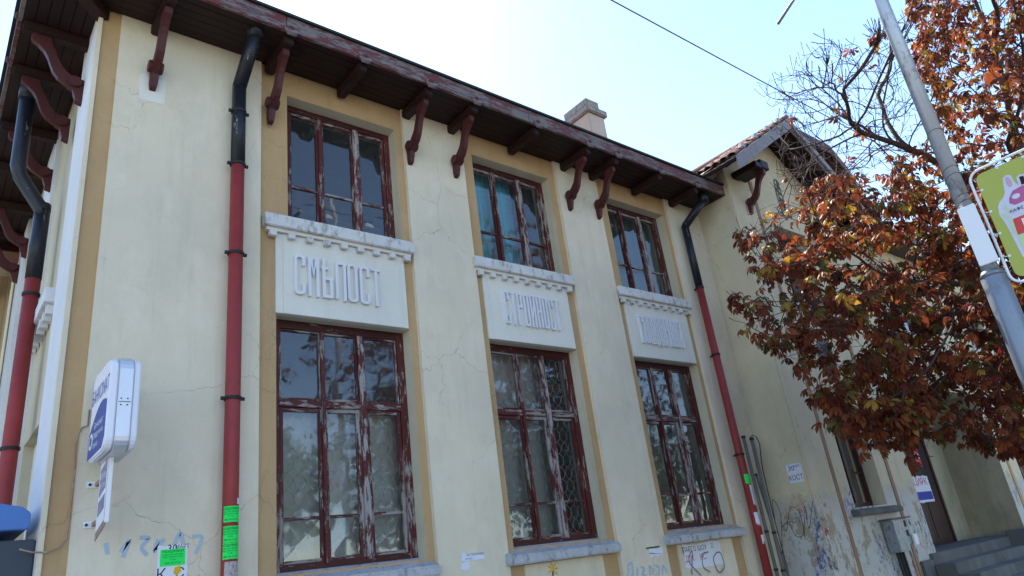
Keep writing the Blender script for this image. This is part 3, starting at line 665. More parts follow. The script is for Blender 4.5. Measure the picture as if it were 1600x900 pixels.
for (a, b) in ((14.66, 15.48), (15.49, 16.31), (16.32, 17.14)):
    lf = obj('door_leaf', MB().box(a, b, PB-.04, PB-.003, LZD+.01, 2.93), 'door', dr)
    obj('door_panel', MB().box(a+.10, b-.10, PB-.05, PB-.0405, LZD+.12, LZD+.80), 'door', dr, bevel=.004)
    obj('door_glass', MB().box(a+.13, b-.13, PB-.046, PB-.0405, LZD+1.0, 2.80), 'blackbox', dr)
# steps
obj('porch_floor', MB().box(13.36, 17.0, -.72, PB-.002, .60, LZD), 'stone', wg, bevel=.008)
obj('porch_floor', MB().box(17.0, PX1-.002, -.64, PB-.002, .60, LZD-.003), 'stone', wg)
zz = LZD-.165; yy = -.72
for k in range(5):
    obj('step', MB().box(13.30+.001*k, 17.3+.1*k, yy-.31, yy-.001+.2*0, ZB, zz), 'stone', wg, bevel=.008); yy -= .31; zz -= .165
obj('step_block', MB().box(17.02, 18.6, -1.15, -.67, ZB, .99), 'stone', wg, bevel=.02)
obj('plinth_block', MB().box(12.93, 13.62, WY-.05, WY-.001, ZB, .80), 'stone', wg, bevel=.015)
# wing roofs
def slab(mb, pts, th):
    n = Vector(pts[1])-Vector(pts[0]); m2 = Vector(pts[3])-Vector(pts[0]); nn = n.cross(m2).normalized()
    if nn.z < 0: nn = -nn
    mb.hexa([tuple(Vector(p)-nn*th) for p in pts]+[tuple(p) for p in pts])
GX, GZ, GY, GS = 11.93, 8.50, -1.25, .655
zat = lambda x, top=GZ: top-GS*abs(x-GX)
rw = MB()
slab(rw, [(9.66, GY+.03, zat(9.66)-.02), (GX, GY+.03, GZ-.02), (GX, 3.5, GZ-.02), (9.66, 3.5, zat(9.66)-.02)], .05)
slab(rw, [(GX, GY+.03, GZ-.02), (14.6, GY+.03, zat(14.6)-.02), (14.6, 3.5, zat(14.6)-.02), (GX, 3.5, GZ-.02)], .05)
slab(rw, [(9.45, -.52, zat(9.45)-.02), (9.655, -.52, zat(9.655)-.02), (9.655, 3.5, zat(9.655)-.02), (9.45, 3.5, zat(9.45)-.02)], .05)
wr = obj('wing_roof', rw, 'soffit', wg)
def rake(xa, xb, y, w, mt, top=GZ, t=.035, dz=0):
    def P(x, d): return (x, zat(x, top)+dz-d)
    poly = [P(xa, 0), P(xb, 0), P(xb, w), P(xa, w)]
    return MB().prism(poly, lambda u, v, ww: (u, ww, v), y, y+t)
obj('rake_board', rake(10.35, GX, GY, .23, 'rake'), 'rake', wr, bevel=.003)
obj('rake_board', rake(9.69, 10.345, GY+.002, .25, 'rake', dz=.0), 'rake', wr, bevel=.003, label='paler spliced length of the rake board')
obj('rake_board', rake(GX+.002, 14.55, GY, .16, 'fascia'), 'rake', wr, bevel=.003)
obj('rake_board', rake(GX+.002, 14.5, GY+.036, .27, 'fascia', t=.02), 'fascia', wr)
obj('rake_board', rake(9.62, 10.22, -.545, .20, 'rake', t=.03), 'rake', wr, bevel=.003)
obj('purlin', MB().box(10.44, 10.62, GY+.12, WY+.02, 7.11, 7.22).box(10.621, 10.86, GY+.12, WY+.02, 7.14, 7.30), 'soffit', wr, bevel=.01)
for py in (9.72, 10.9): pass
o = place(BM, 'bracket', wg, Vector((10.70, WY, 6.52))); place(BV, 'volute', o, (0, 0, 0)); place(BF, 'foot', o, (0, 0, 0))
# soffit boards under the gable overhang
for sgn in (-1, 1):
    for k in range(6):
        y0 = GY+.045+k*.09
        xa, xb = (9.7, GX-.02) if sgn < 0 else (GX+.02, 14.5)
        obj('soffit_board', MB().hexa([(xa, y0, zat(xa)-.10), (xb, y0, zat(xb)-.10), (xb, y0+.085, zat(xb)-.10), (xa, y0+.085, zat(xa)-.10), (xa, y0, zat(xa)-.08), (xb, y0, zat(xb)-.08), (xb, y0+.085, zat(xb)-.08), (xa, y0+.085, zat(xa)-.08)]), 'soffit', wr)
# barrel tiles on the left slope, eave rows that show
def tile_mesh():
    m = MB(); N = 6; L = .34
    for i in range(N):
        a0, a1 = math.pi*i/N, math.pi*(i+1)/N
        for r0, r1 in ((.075, .06),):
            m.face([(0, -r0*math.cos(a0), r0*math.sin(a0)*.8), (0, -r0*math.cos(a1), r0*math.sin(a1)*.8), (L, -r1*math.cos(a1), r1*math.sin(a1)*.8), (L, -r1*math.cos(a0), r1*math.sin(a0)*.8)])
    me = mesh('tile', m, 'tile', True); sol = None; return me
TM = tile_mesh(); ang = math.atan(GS)
xx = 9.50
while xx < GX-.1:
    for k in range(6):
        y = GY+.13+k*.155
        if xx < 9.66: y += .72
        o = place(TM, 'roof_tile', wr, Vector((xx, y+random.uniform(-.008, .008), zat(xx)+.004+random.uniform(0, .012))), 0)
        o.rotation_euler = (random.uniform(-.05, .05), -ang+random.uniform(-.05, .03), random.uniform(-.05, .05))
    xx += .255
for k in range(4):
    xm = 10.1+k*.52
    obj('mortar_lump', MB().tube([(xm, GY+.1, zat(xm)+.02), (xm+.05, GY+.12, zat(xm)+.10), (xm+.12, GY+.12, zat(xm+.12)+.07)], [.05, .06, .02], 7), 'mortar', wr)
obj('ridge', MB().tube([(GX, GY+.02, GZ-.02), (GX, 3.5, GZ-.02)], .09, 10), 'tile', wr)
# roof over the porch with a clipped end, then the lower eave
py_ = -1.2
prof = [(12.35, 8.40), (13.50, 8.41), (14.02, 8.06), (14.28, 7.62), (14.9, 7.0)]
pr_ = MB()
for (a, za), (b, zb) in zip(prof, prof[1:]):
    slab(pr_, [(a, py_+.03, za), (b, py_+.03, zb), (b, 4.0, zb), (a, 4.0, za)], .05)
slab(pr_, [(14.9, py_+.03, 7.0), (23, py_+.03, 7.0), (23, 4.0, 9.0), (14.9, 4.0, 9.0)], .05)
r2 = obj('porch_roof', pr_, 'tile', wg)
for (a, za), (b, zb) in zip(prof, prof[1:]):
    obj('rake_board', MB().prism([(a, za), (b, zb), (b, zb-.2), (a, za-.2)], lambda u, v, w: (u, w, v), py_, py_+.03), 'fascia', r2)
obj('fascia_board', MB().box(14.905, 23, py_, py_+.03, 6.79, 6.99), 'fascia', r2)
obj('soffit', MB().box(13.7, 23, py_+.03, WY, 6.80, 6.82), 'soffit', r2)
obj('gable_wall', MB().prism([(13.66, 6.82), (13.66, 8.3), (14.0, 7.95), (14.85, 6.9)], lambda u, v, w: (u, w, v), WY+.003, WY+.2), 'creamw', wg)

# fix children of the wing: obj() already compensates for parent offsets
for o in wg.children:
    if o.name.startswith('bracket') : pass

# ================================================================== things on and before the wall
def text(name, s, size, mat, loc, ax, up, parent=None, sx=1.0, depth=0.0006, align='CENTER', shear=0):
    """print: text laid in the plane spanned by ax (reading direction) and up"""
    c = bpy.data.curves.new('t', 'FONT'); c.body = s; c.size = size; c.align_x = align; c.align_y = 'CENTER'; c.resolution_u = 2; c.shear = shear
    o = bpy.data.objects.new('t', c); COL.objects.link(o); bpy.context.view_layer.update()
    me = bpy.data.meshes.new_from_object(o.evaluated_get(bpy.context.evaluated_depsgraph_get())); bpy.data.objects.remove(o); bpy.data.curves.remove(c)
    ax = Vector(ax).normalized(); up = Vector(up).normalized(); n = ax.cross(up).normalized(); L = Vector(loc)
    for v in me.vertices: v.co = L+ax*(v.co.x*sx)+up*v.co.y+n*depth
    me.name = name; me.materials.clear(); me.materials.append(M[mat])
    return obj(name, me, None, parent)
def sheet(name, c, w, h, ax, up, mat, parent=None, ragged=0, th=.0015, bow=0):
    ax = Vector(ax).normalized(); up = Vector(up).normalized(); n = ax.cross(up); c = Vector(c); m = MB()
    N = 10; pts = []
    for i in range(N): pts.append((-w/2+w*i/N, -h/2))
    for i in range(N): pts.append((w/2, -h/2+h*i/N))
    for i in range(N): pts.append((w/2-w*i/N, h/2))
    for i in range(N): pts.append((-w/2, h/2-h*i/N))
    pts = [(a+random.uniform(-1, 1)*ragged, b+random.uniform(-1, 1)*ragged) for a, b in pts]
    m.prism(pts, lambda u, v, q: c+ax*u+up*v+n*q, -.0005, th)
    return obj(name, m, mat, parent)
XA, ZA, YA = Vector((1, 0, 0)), Vector((0, 0, 1)), Vector((0, 1, 0))
def adlines(parent, c, w, h, ax, up, off):
    up = Vector(up); L = [('НОЩУВКИ', .20, .36), ('ИДЕАЛЕН ЦЕНТЪР', .105, .16), ('ПРЕСТОЙНА СТАЯ', .105, .02), ('15 лв.', .12, -.13), ('0892 90 27 34', .145, -.34)]
    for s, sz, dz in L: text('print', s, h*sz, 'inkgreen' if s != 'НОЩУВКИ' else 'ink', Vector(c)+up*(h*dz), ax, up, parent, sx=min(1.25, w/(h*sz*len(s)*.66)), depth=off)
# flyer with green slip on the wide pier
fl = tag(sheet('flyer', (2.035, -.0025, 1.84), .215, .28, XA, ZA, 'paper', ragged=.004), 'white concert flyer with black print pasted low on the wide cream pier', 'flyer')
text('print', '30', .075, 'ink', (2.03, -.0025, 1.955), XA, ZA, fl, depth=.0022); text('print', 'МАРТ', .045, 'ink', (2.10, -.0025, 1.962), XA, ZA, fl, depth=.0022, sx=.8)
text('print', 'К', .11, 'ink', (1.96, -.0025, 1.775), XA, ZA, fl, depth=.0022); text('print', 'С', .10, 'ink', (2.09, -.0025, 1.775), XA, ZA, fl, depth=.0022)
obj('print', MB().prism([(-.02, .03), (.02, .04), (.03, 0), (0, -.03), (-.025, -.01)], lambda u, v, w: (2.07+u, w, 1.79+v), -.0052, -.0042), 'sprayy', fl)
g = tag(sheet('green_notice', (2.035, -.0062, 1.892), .175, .118, XA, ZA, 'green'), 'fluorescent green notice pasted over the white flyer on the wide pier', 'notice'); adlines(g, (2.035, -.0062, 1.892), .16, .118, XA, ZA, .0022)
# notices wrapped on the first downpipe
def wrap(name, x, y, r, z0, z1, a0, a1, mat, parent=None, rag=0):
    m = MB(); N = 10
    for i in range(N):
        t0 = a0+(a1-a0)*i/N; t1 = a0+(a1-a0)*(i+1)/N
        e0, e1 = random.uniform(-rag, rag), random.uniform(-rag, rag)
        m.face([(x+r*math.sin(t0), y-r*math.cos(t0), z0+e0), (x+r*math.sin(t1), y-r*math.cos(t1), z0+e1), (x+r*math.sin(t1), y-r*math.cos(t1), z1), (x+r*math.sin(t0), y-r*math.cos(t0), z1)])
    return obj(name, m, mat, parent)
for z0, z1, lab in ((2.105, 2.225, 'uppermost fluorescent green notice on the near red downpipe'), (1.955, 2.075, 'middle fluorescent green notice on the near red downpipe'), (1.832, 1.951, 'lowest fluorescent green notice on the near red downpipe')):
    g = tag(wrap('green_notice', 2.42, -.10, .0655, z0, z1, -1.15, 1.15, 'green', rag=.003), lab, 'notice')
    for s, dz, sz in (('НОЩУВКИ', .100, .026), ('ИДЕАЛЕН ЦЕНТЪР', .078, .013), ('ПРЕСТОЙНА СТАЯ', .060, .013), ('15 лв.', .043, .016), ('0892 90 27 34', .018, .018)):
        tm = text('print', s, sz, 'ink' if sz > .02 else 'inkgreen', (0, 0, z0+dz), XA, ZA, g, sx=1.0)
        for v in tm.data.vertices:
            t = v.co.x/.0665-.25; v.co.x = 2.42+.0668*math.sin(t); v.co.y = -.10-.0668*math.cos(t)
wrap_o = tag(wrap('paper_scrap', 2.42, -.10, .0645, 1.66, 1.815, -.9, .9, 'scrap', rag=.02), 'torn whitish paper remains below the green notices on the near downpipe', 'paper scrap')
tag(wrap('small_label', 2.42, -.10, .0645, 2.24, 2.285, .55, 1.1, 'paper'), 'small white label above the green notices on the near downpipe', 'label')
g = tag(wrap('green_notice', 9.585, -.10, .061, 2.19, 2.32, -1.2, 1.2, 'green', rag=.006), 'fluorescent green notice on the far downpipe beside the conduits', 'notice')
for z0, z1 in ((1.86, 2.17), (1.62, 1.80), (1.45, 1.58), (1.30, 1.38)):
    pass
tag(wrap('paper_scrap', 9.585, -.10, .061, 1.90, 2.17, -.5, 1.2, 'paper', rag=.03), 'long torn grey paper below the green notice on the far downpipe', 'paper scrap')
tag(wrap('paper_scrap', 9.585, -.10, .061, 1.64, 1.80, -1.0, .8, 'paper', rag=.03), 'jagged paper scrap midway down the far downpipe', 'paper scrap')
tag(wrap('paper_scrap', 9.585, -.10, .061, 1.40, 1.50, -.6, 1.1, 'paper', rag=.03), 'lowest jagged paper scrap on the far downpipe', 'paper scrap')
fl = tag(sheet('flyer', (4.79, -.0025, 1.655), .27, .075, XA, ZA, 'paper', ragged=.008), 'torn white flyer strip low on the second cream pier', 'flyer')
text('print', 'ЗА ПОКРИВИ', .033, 'ink', (4.82, -.0025, 1.672), XA, ZA, fl, depth=.0022); text('print', 'изгодно', .022, 'inkblue', (4.74, -.0025, 1.64), XA, ZA, fl, depth=.0022)
tag(sheet('flyer', (4.69, -.0025, 1.575), .10, .07, XA, ZA, 'paper', ragged=.012), 'small torn scrap hanging under the flyer strip on the second pier', 'flyer')
fl = tag(sheet('flyer', (7.50, -.0025, 1.465), .25, .09, XA, ZA, 'paper', ragged=.012), 'blank white scrap with green edge low on the third pier', 'flyer')
obj('print', MB().box(7.33, 7.58, -.0052, -.0045, 1.512, 1.530), 'inkgreen', fl)
fl = tag(sheet('poster', (8.43, .026, 1.36), .78, .28, XA, ZA, 'paper', ragged=.02), 'torn poster with red and black print under the farthest main window', 'poster')
text('print', 'ЛАРГО ШОУ', .085, 'ink', (8.28, .026, 1.44), XA, ZA, fl, depth=.0022); text('print', '21', .09, 'ink', (8.66, .026, 1.45), XA, ZA, fl, depth=.0022, sx=.7)
text('print', 'ДЖ', .10, 'inkred', (8.15, .026, 1.33), XA, ZA, fl, depth=.0022); text('print', 'КС', .10, 'inkred', (8.42, .026, 1.33), XA, ZA, fl, depth=.0022)
# poster on the wing side wall (reads away from the street)
SXX = WX0-.0025
fl = tag(sheet('flyer', (SXX, -.51, 2.255), .23, .26, -YA, ZA, 'paper', ragged=.006), 'white flyer 30 МАРТ on the narrow side wall of the wing', 'flyer')
text('print', '30', .10, 'ink', (SXX, -.47, 2.325), -YA, ZA, fl, depth=.0022); text('print', 'МАРТ', .05, 'ink', (SXX, -.565, 2.345), -YA, ZA, fl, depth=.0022, sx=.7); text('print', 'КОСТ', .10, 'ink', (SXX, -.51, 2.19), -YA, ZA, fl, depth=.0022, sx=.8)
def paint(name, pts, w, mat, plane, off, parent):
    """sprayed line as a thin raised film; plane 'y' or 'x'"""
    m = MB(); st = MB()
    stroke(m, pts, w, off-.0012, off-.0002)
    if plane == 'x': m.v = [(b, -a, c) for a, b, c in m.v]
    return obj(name, m, mat, parent)
def curve(cp, n=40):
    cp = [Vector(c) for c in cp]; out = []
    P = [cp[0]*2-cp[1]]+cp+[cp[-1]*2-cp[-2]]
    for i in range(1, len(P)-2):
        for k in range(8):
            t = k/8; a, b, c, d = P[i-1:i+3]
            out.append(tuple(.5*((2*b)+(c-a)*t+(2*a-5*b+4*c-d)*t*t+(-a+3*b-3*c+d)*t**3)))
    out.append(tuple(cp[-1])); return out
for cp in ([(.02, 1.30), (.12, 1.75), (.05, 1.95), (.0, 1.60)], [(.15, 1.50), (.30, 1.80), (.42, 1.72), (.40, 1.45), (.28, 1.42), (.22, 1.60)], [(.40, 1.40), (.52, 1.80), (.50, 1.50), (.66, 1.85)], [(.08, 1.56), (.22, 1.62), (.32, 1.60)]):
    paint('graffiti', curve(cp), .008, 'spray', 'x', WX0-.001, B)
for cp in ([(8.12, 1.15), (8.22, 1.42), (8.12, 1.30), (8.3, 1.12)], [(8.55, 1.38), (8.42, 1.36), (8.38, 1.22), (8.5, 1.14)], [(8.72, 1.36), (8.62, 1.28), (8.68, 1.12), (8.82, 1.18), (8.80, 1.34), (8.72, 1.36)]):
    paint('graffiti', curve(cp), .018, 'sprayp', 'y', .0235, B)
for cp in ([(1.58, 2.03), (1.60, 1.95)], [(1.68, 1.96), (1.73, 2.03), (1.70, 1.92)], [(1.80, 2.05), (1.86, 2.04), (1.82, 1.98), (1.86, 1.92)], [(1.93, 2.03), (1.91, 1.95), (1.97, 2.03)], [(2.03, 1.95), (2.08, 2.06), (2.11, 1.97)], [(2.17, 2.03), (2.24, 2.02), (2.20, 1.90)]):
    paint('graffiti', curve(cp), .030, 'sprayb', 'y', -.0002, B)
for k, cp in enumerate(([(6.96, 1.36), (7.04, 1.38), (7.02, 1.26), (6.94, 1.24), (6.97, 1.34)], [(7.10, 1.24), (7.12, 1.33)], [(7.18, 1.33), (7.24, 1.30), (7.19, 1.25), (7.26, 1.22)], [(7.32, 1.22), (7.34, 1.32), (7.40, 1.25)], [(7.45, 1.31), (7.50, 1.29), (7.47, 1.20)], [(7.54, 1.21), (7.58, 1.30), (7.63, 1.22)])):
    paint('graffiti', curve(cp), .030, 'sprayb', 'y', -.0002-.0004*(k % 2), B)
fl_ = MB()
for k in range(7):
    t = k*.9; fl_.prism([(0, 0), (.05*math.cos(t-.25), .05*math.sin(t-.25)), (.085*math.cos(t), .085*math.sin(t)), (.05*math.cos(t+.25), .05*math.sin(t+.25))], lambda u, v, w: (5.84+u, w, 1.44+v), .0270+k*.0003, .0285)
obj('graffiti', fl_, 'sprayy', B, label='yellow flower painted under the middle window')

# ---- bank sign sticking out from the wall (lightbox, seen nearly edge-on)
sg = thing('bank_sign', 'white and blue plastic lightbox sign lettered БАНКОМАТ sticking out from the cream pier', 'sign', (1.47, -.5, 2.45))
T = .086; X0s, X1s = 1.392, 1.585; Y0s, Y1s = -.70, -.13; Z0s, Z1s = 2.56, 3.20
def rounded(y0, y1, z0, z1, r, k=5):
    p = []
    for cx, cz, a in ((y1-r, z1-r, 0), (y0+r, z1-r, math.pi/2), (y0+r, z0+r, math.pi), (y1-r, z0+r, 1.5*math.pi)):
        p += [(cx+r*math.cos(a+math.pi/2*i/k), cz+r*math.sin(a+math.pi/2*i/k)) for i in range(k+1)]
    return p
fx = lambda u, v, w: (w, u, v)
obj('face_panel', MB().prism(rounded(Y0s, Y1s, Z0s, Z1s, .09), fx, X0s, X0s+.055), 'signw', sg, bevel=.010)
obj('face_panel', MB().prism(rounded(Y0s, Y1s, Z0s, Z1s, .09), fx, X1s-.050, X1s), 'signw', sg, bevel=.010)
obj('casing', MB().prism(rounded(Y0s-.018, Y1s+.004, Z0s-.014, Z1s+.014, .10), fx, X0s+.056, X1s-.051), 'steel', sg, bevel=.004)
for dz in (-.022, .022):
    for dx in (-.02, .02): obj('rivet', MB().tube([(1.488+dx, Y0s-.0185, 2.88+dz), (1.488+dx, Y0s-.022, 2.88+dz)], .005, 8), 'iron', sg)
obj('joint_strip', MB().box(1.453, 1.528, Y0s-.0205, Y0s-.0175, 2.878, 2.882), 'iron', sg)
# blue field with arched top on the face turned to the left
arc = [(Y1s-.02, Z0s+.02), (Y1s-.02, 2.76)]+[(Y1s-.02+(Y0s+.03-Y1s+.02)*t, 2.76+.13*math.sin(t*2.2)/math.sin(2.2)*1.0+.02*t) for t in np.linspace(.1, 1, 8)]+[(Y0s+.03, Z0s+.10), (Y0s+.09, Z0s+.03)]
obj('blue_field', MB().prism(arc, fx, X0s-.0030, X0s-.0005), 'signb', sg)
text('print', 'БАНКОМАТ', .15, 'inkblue', (X0s, -.415, 3.02), -YA, ZA, sg, depth=.0012, sx=.66)
text('print', 'Банкомат', .062, 'signw', (X0s, -.46, 2.79), -YA, ZA, sg, depth=.0042); text('print', 'Обединена', .06, 'signw', (X0s, -.46, 2.72), -YA, ZA, sg, depth=.0042); text('print', 'банка', .06, 'signw', (X0s, -.40, 2.65), -YA, ZA, sg, depth=.0042)
obj('print', MB().prism([(.06*math.cos(t), .06*math.sin(t)) for t in np.linspace(0, 6.28, 17)[:-1]], lambda u, v, w: (w, -.235+u, 2.70+v), X0s-.0045, X0s-.0032), 'signw', sg)
obj('print', MB().prism([(.035*math.cos(t), .035*math.sin(t)) for t in np.linspace(0, 6.28, 17)[:-1]], lambda u, v, w: (w, -.235+u, 2.70+v), X0s-.0060, X0s-.0047), 'signb', sg)
# ---- rusty little plate sign below it
rs = thing('rusty_plate_sign', 'small white plate sign with rusty edges on two brackets below the lightbox', 'sign', (1.43, -.4, 2.3))
P0, P1, XP = -.48, -.17, 1.475
obj('plate', MB().prism([(P0+.02, 2.10), (P0, 2.14), (P0, 2.66), (P0+.03, 2.67), (P1, 2.575), (P1-.01, 2.03)], fx, XP, XP+.006), 'rusty', rs)
obj('plate_face', MB().prism([(P0+.035, 2.14), (P0+.035, 2.62), (P1-.03, 2.54), (P1-.03, 2.08)], fx, XP-.003, XP-.0005), 'sheetw', rs)
obj('plate_edge', MB().prism([(P0-.008, 2.12), (P0-.008, 2.67), (P0+.010, 2.67), (P0+.010, 2.12)], fx, XP-.004, XP+.022), 'sheetw', rs, bevel=.002)
obj('print', MB().prism([(P0+.06, 2.36), (P0+.06, 2.55), (P1-.06, 2.50), (P1-.06, 2.31)], fx, XP-.0045, XP-.0032), 'printpale', rs); obj('print', MB().prism([(P0+.06, 2.22), (P0+.06, 2.32), (P1-.06, 2.28), (P1-.06, 2.18)], fx, XP-.0045, XP-.0032), 'printpale', rs)
text('print', 'ОБМЕН', .05, 'sheetw', (XP-.0046, -.325, 2.45), -YA, ZA, rs, depth=.001, sx=1.0); text('print', 'ВАЛУТА', .045, 'sheetw', (XP-.0046, -.325, 2.38), -YA, ZA, rs, depth=.001)
for z in (2.44, 2.16): obj('bracket_arm', MB().box(XP+.002, XP+.03, -.19, -.001, z-.016, z+.016), 'rusty', rs, bevel=.003); obj('wall_flange', MB().box(XP-.05, XP+.03, -.012, -.0005, z-.022, z+.022), 'sheetw', rs, bevel=.002); obj('bolt', MB().tube([(XP-.03, -.012, z), (XP-.03, -.020, z)], .010, 8), 'iron', rs)
for z in (2.70, 3.05): obj('wall_arm', MB().box(1.47, 1.51, Y1s, -.0005, z-.02, z+.02), 'steel', sg)
cb = MB().tube([on(*p, 1, -.012) for p in [(140, 640), (137, 665), (128, 668), (122, 682), (118, 700), (117, 730), (113, 770), (109, 810), (104, 843), (92, 856), (72, 863), (50, 863), (30, 858)]], .0055, 6)
tag(obj('wall_cable', cb, 'rusty', smooth=True), 'thin grey cable clipped down the ochre corner band below the lightbox', 'cable')
# ---- cash machine with blue canopy round the corner
am = thing('cash_machine', 'dark cash machine cabinet under a curved blue canopy on the end wall', 'cash machine', (1.0, .5, 0))
obj('cabinet', MB().box(.80, 1.168, .10, 1.1, ZB, 2.10), 'bluegrey', am, bevel=.01)
obj('cabinet_front', MB().box(.72, .799, .16, 1.04, ZB, 2.02), 'blackbox', am, bevel=.008)
cp = [(1.166, 2.20), (1.166, 2.36), (1.05, 2.375), (.86, 2.37), (.66, 2.33), (.54, 2.27), (.52, 2.18), (.56, 2.19), (.9, 2.20)]
obj('canopy', MB().prism([(1.10, 2.16), (1.115, 2.20), (1.11, 2.27), (1.06, 2.31), (.90, 2.345), (.6, 2.35), (.3, 2.34), (.3, 2.17)], lambda u, v, w: (u, w, v), .03, .045).prism([(1.10, 2.16), (1.115, 2.20), (1.11, 2.27), (1.06, 2.31), (.90, 2.345), (.6, 2.35), (.3, 2.34), (.3, 2.17)], lambda u, v, w: (u, w, v), .046, 1.2), 'canopy', am, bevel=.006)

# ---- conduits leaning in the inner corner
for (u0, v0, u1, v1, yy, r, lab) in ((1161, 681, 1205, 860, -.20, .024, 'left dark conduit leaning in the inner corner beside the red downpipe'), (1174, 684, 1226, 900, -.30, .026, 'middle grey conduit in the inner corner with a cable looping from its top'), (1181, 740, 1232, 900, -.22, .018, 'thin right conduit in the inner corner')):
    a_, b_ = on(u0, v0, 1, yy), on(u1, v1, 1, yy); d_ = b_-a_; c_ = a_+d_*((a_.z+.04)/(-d_.z))
    cd = thing('conduit', lab, 'conduit', tuple(c_), 'conduits in the inner corner')
    obj('tube', MB().tube([a_, c_], r, 10), 'conduit', cd, True)
    for t in (.0, .45, .62): p = a_.lerp(c_, t); q = a_.lerp(c_, t+.012); obj('collar', MB().tube([p, q], r+.006, 10), 'cable', cd)
lp = [on(u, v, 0, 10.05) for u, v in [(1172, 684), (1176, 680), (1182, 683), (1187, 694), (1189, 715), (1192, 735), (1199, 765), (1207, 800), (1220, 850), (1232, 895)]]
tag(obj('black_cable', MB().tube(lp, .007, 6), 'cable', smooth=True), 'black cable looping from the conduit top down the side of the wing', 'cable')
# ---- meter boxes
mt = thing('meter_box', 'grey metal meter box on the porch pier with cables below', 'meter box', (12.2, -.80, .9))
obj('case', MB().box(11.99, 12.36, -.86, WY-.02, 1.0, 1.46), 'grey_metal', mt, bevel=.01); obj('lid', MB().box(11.94, 12.62, -.88, WY-.02, 1.462, 1.485), 'stone', mt, bevel=.004)
for xx in (12.08, 12.18, 12.28): obj('cable', MB().tube([(xx, -.75, 1.0), (xx+.02, -.75, .5), (xx, -.75, -.05)], .022, 7), 'cable', mt)
mt2 = thing('fuse_box', 'smaller rusty fuse box with torn paper right of the meter box', 'fuse box', (12.5, -.80, .9))
obj('case', MB().box(12.38, 12.60, -.82, WY-.02, 1.08, 1.455), 'grey_metal', mt2, bevel=.01); obj('insulator', MB().box(12.56, 12.70, -.86, -.821, 1.06, 1.22), 'sheetw', mt2, bevel=.01)
for dz in (.0, .14): obj('slot', MB().box(12.43, 12.50, -.832, -.8205, 1.2+dz, 1.29+dz), 'ink', mt2)
obj('cable', MB().tube([(12.5, -.76, 1.08), (12.53, -.76, .5), (12.55, -.76, -.05)], .016, 7), 'rusty', mt2)
# ---- door posters
pY = PB-.058
fl = tag(sheet('poster', (16.40, pY, 1.95), .78, .52, XA, ZA, 'paper', ragged=.01), 'white poster with red letters and blue base on the porch door', 'poster')
text('print', 'ЦИРК', .20, 'inkred', (16.38, pY, 2.09), XA, ZA, fl, depth=.0022, sx=1.2); obj('print', MB().box(16.03, 16.76, pY-.0036, pY-.0024, 1.74, 1.90), 'inkblue', fl)
fl = tag(sheet('notice', (15.93, pY, 2.0), .10, .42, XA, ZA, 'paper'), 'narrow white strip left of the red-lettered poster on the porch door', 'notice')
fl = tag(sheet('notice', (15.95, pY, 2.70), .22, .12, XA, ZA, 'paper'), 'small white notice high on the porch door', 'notice')
fl = tag(sheet('notice', (16.62, pY, 2.62), .24, .46, XA, ZA, 'redprint'), 'red and white notice high on the right of the porch door', 'notice'); obj('print', MB().box(16.52, 16.72, pY-.0036, pY-.0024, 2.56, 2.66), 'paper', fl)

# ================================================================== lamp post, its plate and advert sign
PX, PY = 6.0, -4.70
lpst = thing('lamp_post', 'tall pale steel lamp post on a thicker grey base tube at the kerb', 'lamp post', (PX, PY, -.05))
obj('base_tube', MB().tube([(PX, PY, -.05), (PX, PY, 2.93), (PX, PY, 2.96)], [.084, .080, .072], 24), 'sleeve', lpst, True)
obj('upper_tube', MB().tube([(PX, PY, 2.955), (PX, PY, 8.6)], [.054, .046], 20), 'galv', lpst, True)
obj('collar', MB().tube([(PX, PY, 2.94), (PX, PY, 2.985)], [.083, .060], 24), 'sleeve', lpst, True)
e0 = on(1215, 38, 0, 6.0)
top = Vector((PX, PY, 6.32))
obj('side_arm', MB().tube([top, e0], .014, 10), 'galv', lpst, True)
obj('arm_clamp', MB().tube([(PX, PY, 6.27), (PX, PY, 6.37)], .06, 16), 'galv', lpst)
obj('lamp_arm', MB().tube([(PX, PY, 8.55), (PX, PY-.05, 8.75), (PX, PY-.5, 8.95), (PX, PY-1.4, 9.0)], [.045, .04, .035, .03], 12), 'galv', lpst, True)
obj('lamp_head', MB().hexa([(PX-.12, PY-2.0, 8.93), (PX+.12, PY-2.0, 8.93), (PX+.14, PY-1.35, 8.93), (PX-.14, PY-1.35, 8.93), (PX-.07, PY-1.95, 9.05), (PX+.07, PY-1.95, 9.05), (PX+.08, PY-1.4, 9.08), (PX-.08, PY-1.4, 9.08)]), 'grey_metal', lpst, bevel=.02)
for z in (3.50, 3.55, 3.72, 3.78, 4.1): obj('binding_wire', MB().tube([(PX+.056*math.cos(t), PY+.056*math.sin(t), z+.02*math.sin(t+z)) for t in np.linspace(0, 6.4, 16)], .0022, 4), 'iron', lpst)
pl = thing('white_plate', 'blank white plate wired to the lamp post beside the yellow-green sign', 'plate', (5.93, -4.75, 3.0))
def rect_on(pts, X): return [on(u, v, 0, X) for u, v in pts]
q = rect_on([(1498, 331), (1545, 315), (1565, 405), (1531, 425)], 5.93)
q = [Vector((5.93, -4.662, 3.465)), Vector((5.93, -4.775, 3.465)), Vector((5.93, -4.785, 3.02)), Vector((5.93, -4.665, 3.02))]
obj('sheet', MB().hexa([tuple(p+Vector((.012, 0, 0))) for p in q]+[tuple(p) for p in q]), 'sheetw', pl, bevel=.004)
for z in (3.05, 3.42): obj('wire_tie', MB().tube([(5.926, -4.66, z), (5.915, -4.63, z+.02), (5.93, -4.60, z+.05)], .003, 5), 'iron', pl)
ys0, ys1, zs0, zs1 = -4.79, -5.50, 2.845, 3.705
asn = thing('advert_sign', 'yellow-green advert sign laced inside a rounded tubular frame on the lamp post', 'advert sign', (6.02, -5.1, 2.85))
